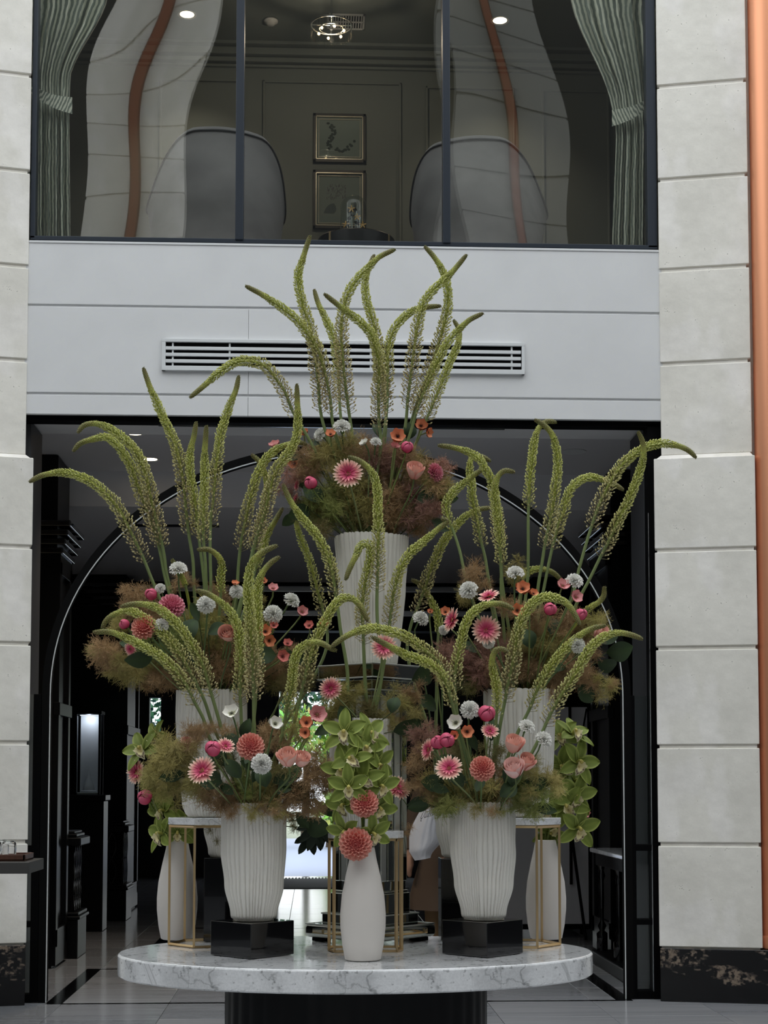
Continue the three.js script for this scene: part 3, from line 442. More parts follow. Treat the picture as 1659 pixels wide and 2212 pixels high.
// ---------------------------------------------------------------- outdoors beyond the hall: boards, hedge, trees
{
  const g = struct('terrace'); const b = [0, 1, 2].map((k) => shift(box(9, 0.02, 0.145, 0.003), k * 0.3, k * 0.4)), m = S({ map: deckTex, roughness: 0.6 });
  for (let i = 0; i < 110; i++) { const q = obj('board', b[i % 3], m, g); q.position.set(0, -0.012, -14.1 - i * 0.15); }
  struct('ground_outdoors', boxAt(-30, 30, -0.2, -0.03, -70, -13.9, 0), S({ color: '#8a9180', roughness: 0.95 }));
}
const leafQuad = grid(1, 2, (u, v) => V3((u - 0.5) * 0.6 * sin(0.35 + v * 2.5), v, 0.12 * sin(v * 3)));
function tree(label, x, z, h, r, col, n, y0 = 0.35) {
  const t = thing('leafy_tree', label, 'tree', V3(x, 0, z)); obj('trunk', sweep(spline([V3(0, -0.05, 0), V3(0.05, h * 0.3, 0.04), V3(-0.05, h * 0.75, 0)]), 10, 8, (s) => 0.11 * (1 - 0.6 * s)), S({ color: '#4a4036', roughness: 0.9 }), t);
  const m = new THREE.InstancedMesh(leafQuad, S({ color: col, roughness: 0.7, side: THREE.DoubleSide }), n), q = new THREE.Object3D(); m.name = 'foliage'; m.userData.kind = 'stuff';
  const blobs = []; for (let i = 0; i < 9; i++) blobs.push([rr(-0.6, 0.6) * r, lerp(y0, 0.9, rnd()) * h, rr(-0.6, 0.6) * r, rr(0.3, 0.5) * r]);
  for (let i = 0; i < n; i++) { const b = blobs[i % 9], v = V3(rr(-1, 1), rr(-1, 1), rr(-1, 1)).normalize().multiplyScalar(b[3] * pow(rnd(), 0.3)); q.position.set(b[0] + v.x, b[1] + v.y, b[2] + v.z); q.rotation.set(rr(0, 6), rr(0, 6), rr(0, 6)); q.scale.setScalar(rr(0.12, 0.22)); q.updateMatrix(); m.setMatrixAt(i, q.matrix); m.setColorAt(i, new THREE.Color().setRGB(rr(0.5, 1.2), rr(0.6, 1.2), rr(0.5, 1))); }
  m.castShadow = m.receiveShadow = true; t.add(m);
}
tree('blue green tree outside, seen through the bright hall doors', -0.2, -30, 6.5, 2.6, '#4f7d6c', 5200);
tree('yellow green shrub tree outside, low in the bright doorway', 0.4, -25, 3.0, 1.5, '#a9c26a', 2600, 0.2);
tree('green tree outside, seen through the narrow side window', -3.9, -24, 6, 2.6, '#4d7a68', 4200);
tree('dark green tree outside, beside the bright doorway on the bag side', 2.2, -29, 6, 2.4, '#5d7f5a', 3600);
tree('low dense teal green tree outside, close to the narrow side window', -3.3, -20, 5, 1.5, '#47756a', 3600, 0.3);
// ---------------------------------------------------------------- the far side of the court, behind the camera (the window mirrors it)
{
  const z = 16.5, g = struct('wall_opposite'); obj('wall', boxAt(-9, 9, 0, 17, z + 0.5, z + 0.8, 0), S({ color: '#1d1f20', roughness: 0.7 }), g);
  for (const [a, b] of [[-4.2, -2.25], [2.5, 4.6]]) { const sm = a > 0 ? S({ color: '#8f8f8b', roughness: 0.8 }) : M.stone; obj('pillar_core', boxAt(a + 0.02, b - 0.02, 0, 17, z, z + 0.6, 0), sm, g); for (let i = 0; i < 22; i++) obj('stone_block', boxAt(a, b, i * 0.77 + 0.02, i * 0.77 + 0.75, z - 0.03, z + 0.6, 0.006), sm, g); }  // right pillar coloured darker to stand for the weaker light on it
  for (const q of [-9, 8.7]) obj('side_wall', boxAt(q, q + 0.3, 0, 9, -0.5, z + 0.5, 0), S({ color: '#242527', roughness: 0.6 }), g);
  for (const x of [-3.25, 3.55]) obj('copper_rail', rod(V3(x, 0, z - 0.16), V3(x, 17, z - 0.16), 0.11, 24), S({ color: '#7d4c38', roughness: 0.4, metalness: 0.8 }), g);
}
// ---------------------------------------------------------------- the marble table
const TZ = 4.01, TX = X(770, TZ), TA = (506 * (CZ - TZ)) / F, TB = 0.66, TH = 0.76;
const oval = (pts, a, b, n = 96) => { const g = lathe(pts.map(([r, y]) => [r, y]), n); g.scale(a, 1, b); g.computeVertexNormals(); return uvm(mergeVertices(g)); };
{
  const t = thing('marble_table', 'oval white marble table with grey veins on a black drum base', 'table', V3(TX, 0, TZ)), e = 0.008;
  const top = [[0.0001, TH - 0.09], [1 - e, TH - 0.09], [1, TH - 0.084], [1, TH - 0.008], [1 - e * 0.4, TH - 0.0025], [1 - e, TH], [0.0001, TH]];
  const g = new MB(); for (let i = 0; i < top.length - 1; i++) g.add(oval([top[i], top[i + 1]], TA, TB)); obj('marble_top', g.geo(), M.marble, t);
  const drum = grid(192, 2, (u, v) => { const a = u * 2 * PI, k = 1 + 0.012 * abs(sin(a * 20)); return V3(cos(a) * 0.53 * k, lerp(0.03, TH - 0.09, v), -sin(a) * 0.36 * k); }, null, true);
  obj('fluted_drum', drum, M.lacquer, t);
  obj('plinth', oval([[0.0001, 0], [1, 0], [1, 0.03], [0.0001, 0.03]], 0.545, 0.375), M.black, t);
}
const onTable = (px, py) => { const d = V3((px - AX) / F, -(py - AY) / F, -1).applyQuaternion(camera.quaternion), k = (TH - EYE) / d.y; return V3(d.x * k, TH, CZ + d.z * k); };
// ---------------------------------------------------------------- black blocks, gold stands, mirrored pedestal
function block(label, px, z, half, h, turn) {
  const t = thing('black_block', label, 'display block', V3(X(px, z), TH + 0.001, z), 'glossy black display blocks on the table'); t.rotation.y = turn; const s = half * sqrt(2);
  obj('body', new RoundedBoxGeometry(s, h, s, 2, 0.003).translate(0, h / 2 + 0.002, 0), M.gloss, t); obj('felt_base', box(s - 0.02, 0.003, s - 0.02, 0).translate(0, 0.0015, 0), M.black, t); return t;
}
const ZC = 4.15, ZB = 3.83;
block('low glossy black block under the front ribbed vase nearer the lattice pedestals', 547, ZC, 0.167, 0.135, PI / 4);
block('low glossy black block under the front ribbed vase nearer the screen', 1041, ZC, 0.164, 0.135, PI / 4);
const tallL = block('tall glossy black block behind the front vase of the column side', 484, 3.56, 0.113, 0.36, 0);
const tallR = block('tall glossy black block behind the front vase near the white bag', 988, 3.56, 0.113, 0.355, 0);
function goldStand(label, at, verts, h) {                           // verts: plan corners [x, z]
  const t = thing('gold_stand', label, 'plant stand', at, 'gold wire stands with marble tops'), n = verts.length, w = 0.0095;
  const sh = new THREE.Shape(verts.map(([x, z]) => new THREE.Vector2(x * 1.03, -z * 1.03))), top = new THREE.ExtrudeGeometry(sh, { depth: 0.026, bevelEnabled: true, bevelSize: 0.002, bevelThickness: 0.002, bevelSegments: 1 }).rotateX(-PI / 2).translate(0, h - 0.028, 0);
  obj('marble_top', uvm(top), M.marble, t);
  for (let i = 0; i < n; i++) obj('leg', bar(V3(verts[i][0], 0.004, verts[i][1]), V3(verts[i][0], h - 0.032, verts[i][1]), w), M.gold, t);
  for (const y of [0.005, h - 0.036]) { const b = new MB(); for (let i = 0; i < n; i++) { const p = verts[i], q = verts[(i + 1) % n]; b.add(bar(V3(p[0], y, p[1]), V3(q[0], y, q[1]), w)); } obj(y < 0.1 ? 'bottom_ring' : 'top_ring', b.geo(), M.gold, t); }
  return t;
}
const hexv = (r, deg) => [0, 1, 2, 3, 4, 5].map((k) => { const a = ((deg + 60 * k) * PI) / 180; return [cos(a) * r, -sin(a) * r]; });
const SB = onTable(452, 2040), SD = onTable(1122, 2041), SF = onTable(789, 2053);
const hB = Y(1767, SB.z + 0.1, 400) - TH, hF = Y(1796, SF.z + 0.1, 790) - TH;
goldStand('gold wire stand carrying the rear ribbed vase beside the lattice pedestal side', SB.clone().setY(TH + 0.001), hexv(0.172, 12), hB);
goldStand('gold wire stand carrying the rear ribbed vase in front of the grey screen', SD.clone().setY(TH + 0.001), hexv(0.172, -12), hB);
goldStand('gold wire stand behind the middle bottle vase, before the mirrored pedestal', SF.clone().setY(TH + 0.001), [[-0.128, 0.085], [0.126, 0.085], [0.15, 0.03], [0.148, -0.06], [0.13, -0.085], [-0.13, -0.085], [-0.15, -0.06], [-0.148, 0.03]], hF);
const MZ = 3.6, MX = X(800, MZ), mp = MPP(MZ);
const hTop = Y(1433, MZ + 0.2, 803) - TH;
{
  const t = thing('mirrored_pedestal', 'tall mirrored pedestal with fluted column and stepped base', 'pedestal', V3(MX, TH + 0.001, MZ)); t.rotation.y = PI / 4;
  const sq = (half, h, y, r = 0.006) => { const s = half * sqrt(2); return new RoundedBoxGeometry(s, h, s, 2, r).translate(0, y + h / 2, 0); };
  const lip = (half, y) => { const s = half * sqrt(2); return join([-1, 1].flatMap((k) => [box(s + 0.006, 0.006, 0.006, 0.002).translate(0, y, (k * s) / 2), box(0.006, 0.006, s + 0.006, 0.002).translate((k * s) / 2, y, 0)])); };
  const b1 = 0.292, b2 = 0.212, cH = 0.156, y1 = 0.075, y2 = 0.12, yT = hTop - 0.115;
  for (const [a, b] of [[-1, -1], [1, -1], [-1, 1], [1, 1]]) obj('foot', box(0.06, 0.016, 0.06, 0.002).translate(a * 0.15, 0.008, b * 0.15), M.black, t);
  obj('base_slab', join(new RoundedBoxGeometry(b1 * sqrt(2), 0.058, b1 * sqrt(2), 3, 0.02).translate(0, 0.046, 0)), M.mirror, t); obj('base_step', sq(b2, 0.048, y1 - 0.002), M.mirror, t);
  obj('base_edging', join(lip(b1 - 0.012, 0.074), lip(b2, y2)), M.mirrorEdge, t);
  const s = cH * sqrt(2); obj('column', box(s, yT - y2, s, 0.003).translate(0, (yT + y2) / 2, 0), M.mirror, t);
  obj('plinth_block', join(sq(cH + 0.02, 0.09, y2), sq(cH + 0.012, 0.012, y2 + 0.09)), M.mirror, t);
  for (let f = 0; f < 4; f++) for (let i = 0; i < 5; i++) { const m = obj('mirror_strip', new RoundedBoxGeometry(s / 5 - 0.005, yT - y2 - 0.16, 0.014, 1, 0.006).translate((i - 2) * (s / 5), (yT + y2) / 2 + 0.06, s / 2 + 0.004), i % 2 ? M.mirrorEdge : M.mirror, t); m.rotation.y = (f * PI) / 2; }
  obj('cap_lower', sq(0.195, 0.05, yT), M.mirror, t); obj('cap_upper', sq(0.232, 0.062, yT + 0.053), M.mirror, t); obj('cap_edging', join(lip(0.195, yT + 0.004), lip(0.232, yT + 0.055), lip(0.232, yT + 0.114)), M.mirrorEdge, t);
}
// ---------------------------------------------------------------- vases
function ribbed(h, prof, seedN) {                                   // white vase with wandering upright ribs
  const n = 46, edges = []; let a = 0; for (let i = 0; i < n; i++) { a += 0.55 + 0.9 * hash(i, seedN, 1); edges.push(a); } const tot = a;
  const R = (v) => { for (let i = 0; i < prof.length - 1; i++) if (v <= prof[i + 1][0]) { const t = (v - prof[i][0]) / (prof[i + 1][0] - prof[i][0]); return lerp(prof[i][1], prof[i + 1][1], t * t * (3 - 2 * t)); } return prof[prof.length - 1][1]; };
  const rib = (u, v) => { let q = ((u % 1) + 1) % 1 * tot + 0.5 * (fbm(u, v * 0.6, 7, 3, seedN, 3) - 0.5) * 2.2; q = ((q % tot) + tot) % tot; let k = 0, lo = 0; while (edges[k] < q) { lo = edges[k]; k++; } const w = edges[k] - lo, t = (q - lo) / w; return pow(sin(PI * clamp(t, 0.001, 0.999)), 0.36) * (0.6 + 0.4 * min(1, w)); };
  const soft = (u, v) => 0.006 * (fbm(u, v, 5, 3, seedN + 9, 2) - 0.5) * 2;
  const outer = grid(460, 44, (u, v) => { const r = R(v) + soft(u, v) - 0.009 + 0.0115 * rib(u, v) * smooth(0, 0.02, v), y = v * h + smooth(0.9, 1, v) * 0.006 * (rib(u, 1) - 0.5 + 2 * (fbm(u, 0.5, 9, 1, seedN + 3, 2) - 0.5)); return V3(cos(u * 2 * PI) * r, y, -sin(u * 2 * PI) * r); }, null, true);
  const inner = grid(92, 6, (u, v) => { const vv = 1 - v * 0.35, r = (R(vv) + soft(u, vv) - 0.011 - 0.004 * smooth(0, 0.15, v)); return V3(cos(u * 2 * PI) * r, vv * h - 0.001, -sin(u * 2 * PI) * r); }, null, true);
  const bot = grid(46, 1, (u, v) => V3(cos(u * 2 * PI) * R(0) * (1 - v), 0.0, -sin(u * 2 * PI) * R(0) * (1 - v)), null, true);
  return { outer, inner, bot };
}
const liquidTop = (r) => new THREE.CircleGeometry(r, 32).rotateX(-PI / 2);
const profLow = [[0, 0.083], [0.04, 0.089], [0.3, 0.116], [0.6, 0.13], [0.8, 0.129], [1, 0.126]], profTall = [[0, 0.112], [0.25, 0.128], [0.6, 0.15], [0.85, 0.159], [1, 0.162]];
const gLow = ribbed(0.468, profLow, 3), gLow2 = ribbed(0.468, profLow, 8), gTall = ribbed(0.57, profTall, 5), gMid = ribbed(0.54, [[0, 0.105], [0.1, 0.122], [0.45, 0.146], [0.8, 0.15], [1, 0.152]], 12);
function ribVase(label, at, g, turn, sc = 1) { const t = thing('ribbed_vase', label, 'vase', at, 'white ribbed vases'); t.rotation.y = turn; t.scale.setScalar(sc); obj('body', g.outer, M.glaze, t); obj('inner_wall', g.inner, M.glaze, t); obj('base', g.bot, M.glaze, t); return t; }
const vA = V3(X(803, MZ), TH + hTop + 0.003, MZ), vC = V3(X(549, ZC), TH + 0.14, ZC), vE = V3(X(1044, ZC), TH + 0.14, ZC), vB = V3(X(456, SB.z), TH + hB + 0.003, SB.z), vD = V3(X(1122, SD.z), TH + hB + 0.003, SD.z), vF = V3(X(778, SF.z), TH + hF + 0.003, SF.z - 0.02), vKL = V3(X(490, 3.56), TH + 0.365, 3.56), vKR = V3(X(992, 3.56), TH + 0.36, 3.56);
ribVase('tall white ribbed vase standing highest, on the mirrored pedestal', vA, gTall, 0.4);
ribVase('white ribbed vase on the low black block nearer the hall columns', vC, gLow, 1.1);
ribVase('white ribbed vase on the low black block beside the white bag', vE, gLow2, 2.3);
ribVase('white ribbed vase on the gold stand behind the foxtail lilies, nearer the lattice pedestals', vB, gMid, 0.2);
ribVase('white ribbed vase on the gold stand in front of the grey screen', vD, gMid, 2.9);
ribVase('shaded white ribbed vase on the middle gold stand, behind the green orchids', vF, gLow, 4.4, 0.98);
ribVase('shaded ribbed vase on the tall black block behind the front vase of the column side', vKL, gLow2, 3.3, 0.86);
ribVase('shaded ribbed vase on the tall black block, edge showing beside the white bag', vKR, gLow, 5.2, 0.86);
const bottleG = lathe([[0.0001, 0], [0.062, 0], [0.07, 0.004], [0.081, 0.06], [0.0885, 0.13], [0.089, 0.18], [0.083, 0.25], [0.067, 0.33], [0.052, 0.395], [0.046, 0.43], [0.0435, 0.435], [0.04, 0.43], [0.04, 0.33], [0.0001, 0.32]], 64);
function bottle(label, at, k = 1) { const t = thing('bottle_vase', label, 'vase', at, 'smooth white bottle vases'); const m = obj('body', bottleG, M.porcelain, t); t.scale.set(k, 1, k); obj('foot_ring', lathe([[0.056, 0], [0.063, 0], [0.063, 0.003], [0.056, 0.003]], 40), M.porcelain, t); return t; }
const vH = onTable(784, 2074), vG = onTable(382, 2029), vI = onTable(1180, 2028); for (const v of [vH, vG, vI]) v.y += 0.001;
bottle('smooth white bottle vase at the middle front edge of the table', vH);
bottle('smooth white bottle vase behind the gold stand nearest the lattice pedestals', vG);
bottle('smooth white bottle vase behind the gold stand nearest the projection screen', vI);
// ---------------------------------------------------------------- bits on the table edge of the court: bar table, tray, glasses
{
  const z = 0.85, xr = X(82, z), h = Y(1858, z, 60), t = thing('bar_table', 'dark stone bar table at the pillar with a tray on it', 'table', V3(xr - 0.45, 0, z));
  obj('top', box(0.9, 0.068, 0.5, 0.004).translate(0, h - 0.034, 0), S({ color: '#3b3a38', roughness: 0.5 }), t); obj('column', box(0.12, h - 0.09, 0.12, 0.004).translate(-0.2, (h - 0.09) / 2 + 0.02, 0), M.black, t); obj('foot', box(0.5, 0.025, 0.4, 0.005).translate(-0.2, 0.0125, 0), M.black, t);
  const y = thing('wooden_tray', 'reddish brown wooden tray holding upturned glasses', 'tray', V3(X(66, z) - 0.22, h + 0.001, z)); obj('bottom', box(0.44, 0.012, 0.3, 0.003).translate(0, 0.006, 0), M.wood, y); for (const [w, d, a, b] of [[0.44, 0.014, 0, 0.143], [0.44, 0.014, 0, -0.143], [0.014, 0.3, 0.213, 0], [0.014, 0.3, -0.213, 0]]) obj('rim', box(w, 0.038, d, 0.003).translate(a, 0.02, b), M.wood, y);
  const gp = [[0.03, 0.0], [0.034, 0.004], [0.036, 0.05], [0.034, 0.075], [0.026, 0.088], [0.001, 0.09], [0.001, 0.083], [0.024, 0.08], [0.031, 0.07], [0.033, 0.05], [0.03, 0.0]];
  for (const [px, dz, l] of [[22, 0.07, 'upturned clear glass nearest the tray edge by the doorway'], [-10, 0.075, 'upturned clear glass cut by the picture edge, in front'], [6, -0.07, 'upturned clear glass at the back of the tray']]) { const g = thing('drinking_glass', l, 'glass', V3(X(px, z + dz), h + 0.0145, z + dz), 'upturned glasses on the tray'); g.scale.setScalar(1.2); obj('bowl', lathe(gp, 32), PH({ color: '#ffffff', roughness: 0, transmission: 1, thickness: 0.004, ior: 1.5 }), g); obj('thick_base', lathe([[0.0001, 0.084], [0.022, 0.083], [0.02, 0.089], [0.0001, 0.0895]], 24), M.clear, g); }
}
// ---------------------------------------------------------------- projection screen on its tripod
{
  const z = -4.2, t = thing('projection_screen', 'grey portable projection screen standing on a black tripod in the hall', 'screen', V3(X(1180, z), 0, z)), y1 = Y(1524, z, 1200), y0 = Y(1998, z, 1200), xl = X(1062, z) - t.position.x, xr = X(1272, z) - t.position.x;
  obj('sheet', boxAt(xl, xr, y0, y1, -0.006, 0.006, 0.002), S({ color: '#d0d0d4', roughness: 0.9 }), t); obj('border', join(boxAt(xl, xr, y1 - 0.015, y1 + 0.02, -0.02, 0.012, 0.004), boxAt(xr - 0.012, xr + 0.004, y0, y1, -0.008, 0.008, 0.002), boxAt(xl, xr, y0 - 0.04, y0 + 0.01, -0.03, 0.025, 0.01)), M.black, t);
  const loc = (px, py, zz) => P(px, py, zz).sub(t.position), fz = (py) => FLOOR_Z(py);
  obj('pole', rod(V3(0.22, 0.5, 0.05), V3(0.22, y1 + 0.02, 0.05), 0.014), M.black, t);
  const hub = V3(0.2, 1.16, 0.06); for (const [px, py] of [[1266, 2036], [1256, 2022], [1092, 1998]]) { const e = P(px, py, fz(py)); e.y = 0.012; obj('leg', rod(hub, e.sub(t.position), 0.014), M.black, t); }
  obj('hub', lathe([[0.001, -0.05], [0.03, -0.05], [0.035, 0], [0.03, 0.05], [0.001, 0.05]], 16).translate(hub.x, hub.y, hub.z), M.black, t);
  obj('tension_cord', rod(V3(xr - 0.02, y1 - 0.03, 0.02), hub.clone().add(V3(0, 0.02, 0.01)), 0.008), M.black, t);
}
// ---------------------------------------------------------------- the person in the hall and the bag
function blend(bones, lo, hi, res, k) {                             // joins tapered capsules into one smooth surface
  const mc = new MarchingCubes(res, M.white, false, false, 120000), f = mc.field, sz = max(hi[0] - lo[0], hi[1] - lo[1], hi[2] - lo[2]) / 2, c = [0, 1, 2].map((i) => (lo[i] + hi[i]) / 2), h = res / 2;
  for (let z = 0; z < res; z++) for (let y = 0; y < res; y++) for (let x = 0; x < res; x++) {
    const p = [c[0] + ((x - h) / h) * sz, c[1] + ((y - h) / h) * sz, c[2] + ((z - h) / h) * sz]; let s = 0;
    for (const [a, b, ra, rb, fl = 1] of bones) { const ab = [b[0] - a[0], b[1] - a[1], b[2] - a[2]], ap = [p[0] - a[0], p[1] - a[1], p[2] - a[2]], t = clamp((ab[0] * ap[0] + ab[1] * ap[1] + ab[2] * ap[2]) / (ab[0] ** 2 + ab[1] ** 2 + ab[2] ** 2 + 1e-9)), d = hypot(ap[0] - t * ab[0], ap[1] - t * ab[1], (ap[2] - t * ab[2]) * fl) - lerp(ra, rb, t); s += exp(-d / k); }
    f[x + y * res + z * res * res] = k * Math.log(s + 1e-30);
  }
  mc.isolation = 0; mc.update(); const n = mc.count, g = new THREE.BufferGeometry(), p = new Float32Array(n * 3);
  for (let i = 0; i < n; i++) for (let j = 0; j < 3; j++) p[i * 3 + j] = c[j] + mc.positionArray[i * 3 + j] * sz;
  g.setAttribute('position', new THREE.BufferAttribute(p, 3)); g.setAttribute('uv', new THREE.BufferAttribute(new Float32Array(n * 2), 2)); const m = mergeVertices(g, 1e-5); m.computeVertexNormals(); return m;
}
{
  const z = -2.4, px = 962, t = thing('person', 'person in a long brown coat, mostly hidden behind the flowers, carrying a white bag', 'person', V3(X(px, z), 0, z)), skin = S({ color: '#b98d74', roughness: 0.6 });
  const hand = (s, y) => { const b = [[[s * 0.3, y, 0.06], [s * 0.305, y - 0.08, 0.075], 0.026, 0.036, 1]]; for (let i = 0; i < 4; i++) { const q = 0.05 + i * 0.02; b.push([[s * 0.305, y - 0.085, q], [s * 0.31, y - 0.13 - (i === 1 ? 0.008 : 0), q + 0.004], 0.011, 0.009], [[s * 0.31, y - 0.13, q + 0.004], [s * 0.3, y - 0.165 - (i === 1 || i === 2 ? 0.01 : 0), q + 0.004], 0.009, 0.007]); } b.push([[s * 0.3, y - 0.04, 0.1], [s * 0.296, y - 0.1, 0.125], 0.012, 0.009]); return b; };
  const bones = [[[0, 1.47, 0], [0, 1.55, 0.01], 0.05, 0.05], [[0, 1.62, 0.01], [0, 1.69, 0], 0.075, 0.09], [[0, 1.575, 0.045], [0, 1.6, 0.06], 0.035, 0.04], [[0, 1.635, 0.09], [0, 1.612, 0.108], 0.01, 0.014], [[-0.085, 1.63, -0.005], [-0.09, 1.65, -0.01], 0.018, 0.02, 1], [[0.085, 1.63, -0.005], [0.09, 1.65, -0.01], 0.018, 0.02], [[-0.15, 1.4, 0], [0.15, 1.4, 0], 0.07, 0.07], [[0, 1.35, 0], [0, 1.05, 0], 0.13, 0.115, 1.2], [[0, 0.98, 0], [0, 0.9, 0], 0.14, 0.14, 1.15]];
  for (const s of [-1, 1]) { bones.push([[s * 0.09, 0.9, 0], [s * 0.1, 0.5, 0.01], 0.09, 0.06], [[s * 0.1, 0.5, 0.01], [s * 0.1, 0.09, -0.01], 0.056, 0.036], [[s * 0.1, 0.05, -0.03], [s * 0.115, 0.035, 0.13], 0.04, 0.03], [[s * 0.19, 1.4, 0], [s * 0.26, 1.12, -0.01], 0.052, 0.042], [[s * 0.26, 1.12, -0.01], [s * 0.3, 0.88, 0.06], 0.04, 0.028], ...hand(s, 0.87)); }
  obj('body', blend(bones, [-0.9, -0.02, -0.9], [0.9, 1.8, 0.9], 150, 0.012), skin, t);
  const coat = grid(64, 24, (u, v) => { const a = u * 2 * PI, y = lerp(0.42, 1.46, v), w = v < 0.5 ? lerp(0.3, 0.2, smooth(0, 0.5, v)) : lerp(0.2, 0.225, smooth(0.5, 0.85, v)) * lerp(1, 0.42, smooth(0.86, 1, v)), d = w * (v < 0.5 ? 0.85 : 0.68), f = 1 + 0.03 * sin(a * 9 + v * 3) * (1 - v); return V3(cos(a) * w * f, y, -sin(a) * d * f); }, null, true);
  const brown = S({ color: '#5c4b3d', roughness: 0.9, side: THREE.DoubleSide }); obj('coat', coat, brown, t);
  for (const s of [-1, 1]) { obj('sleeve', sweep(spline([V3(s * 0.16, 1.41, 0), V3(s * 0.24, 1.22, -0.01), V3(s * 0.27, 1.08, 0), V3(s * 0.298, 0.9, 0.055)]), 20, 14, (q) => lerp(0.085, 0.052, q)), brown, t); obj('boot', blend([[[s * 0.1, 0.42, 0], [s * 0.1, 0.08, -0.01], 0.075, 0.052], [[s * 0.1, 0.045, -0.03], [s * 0.115, 0.04, 0.14], 0.05, 0.042]], [-0.3, -0.02, -0.3], [0.3, 0.5, 0.3], 64, 0.01), S({ color: '#8d6f4d', roughness: 0.7 }), t); }
  obj('hair', grid(32, 16, (u, v) => { const a = u * 2 * PI, b = lerp(0.0, 1.9 - 0.75 * max(0, cos(a - PI / 2) * -1 + 0) - 0.0, v) , k = cos(a + PI / 2) > 0.3 ? 0.62 : 1; return V3(cos(a) * sin(b * k) * 0.104, 1.69 + cos(b * k) * 0.112 - (k === 1 ? 0.05 * v : 0), -sin(a) * sin(b * k) * 0.112 - 0.008); }, null, true), S({ color: '#241a15', roughness: 0.7, side: THREE.DoubleSide }), t);
  const bag = thing('tote_bag', 'crumpled white carrier bag with dark script, hanging beside the brown coat', 'bag', P(925, 1852, z + 0.5)), o = bag.position, outl = (v) => { const y = lerp(1690, 1853, v); return [lerp(931, 884, smooth(0, 0.75, v)) + (v > 0.9 ? (v - 0.9) * 120 : 0), lerp(937, 958, smooth(0, 0.55, v)) - smooth(0.72, 1, v) * 28, y]; };
  const sideG = (s) => grid(44, 40, (u, v) => { const [a, b, y] = outl(v), p = P(lerp(a, b, u), y + (v > 0.8 ? (1 - u) * (v - 0.8) * 30 : 0), z + 0.5), th = sin(u * PI) * 0.075 * smooth(0, 0.5, v) * (1 - 0.5 * smooth(0.85, 1, v)); return p.sub(o).add(V3(0, 0, s * th + s * 0.012 * (fbm(u, v, 9, 4, 303, 3) - 0.5) * sin(u * PI) + 0.006 * sin(u * 34 + v * 4) * (1 - v) * s)); });
  const cv = document.createElement('canvas'); cv.width = cv.height = 512; const q = cv.getContext('2d'); q.fillStyle = '#dcdce0'; q.fillRect(0, 0, 512, 512); q.fillStyle = '#1a1a22'; q.font = 'italic 84px serif'; q.translate(70, 250); q.rotate(-0.12); q.fillText('Quavid', 0, 0); const ct = new THREE.CanvasTexture(cv); ct.colorSpace = THREE.SRGBColorSpace; ct.flipY = false;
  obj('front', sideG(1), S({ map: ct, roughness: 0.6, side: THREE.DoubleSide }), bag); obj('back', sideG(-1), S({ color: '#dcdce0', roughness: 0.6, side: THREE.DoubleSide }), bag);
  obj('strap', sweep(spline([P(932, 1692, z + 0.5).sub(o), P(940, 1672, z + 0.42).sub(o), P(950, 1666, z + 0.2).sub(o)]), 10, 6, () => 0.01), S({ color: '#d0d0d4', roughness: 0.7 }), bag);
}
// ---------------------------------------------------------------- how the flowers are made
const col = { tip: hex('#6a6636'), mid: hex('#c3c664'), low: hex('#d0c599'), ped: hex('#9fa54a'), pedLow: hex('#7d7350'), stem: hex('#7a8a55'), stemTop: hex('#98a03e'), straw: hex('#b59c74') };
const budG = (() => { const g = lathe([[0.0001, 0], [0.75, 0.3], [0.8, 0.58], [0.0001, 1]].map(([r, y]) => [r * 0.24, y]), 5); return g; })();
const pts2 = (s, zb, zt, bulge = 0) => { const a = s.trim().split(/\s+/).map((q) => q.split(',').map(Number)), d = [0]; for (let i = 1; i < a.length; i++) d.push(d[i - 1] + hypot(a[i][0] - a[i - 1][0], a[i][1] - a[i - 1][1])); const n = d[d.length - 1]; return a.map((q, i) => { const t = d[i] / n; return P(q[0], q[1], lerp(zt, zb, t) + bulge * sin(t * PI)); }); };
const UP = V3(0, 1, 0);
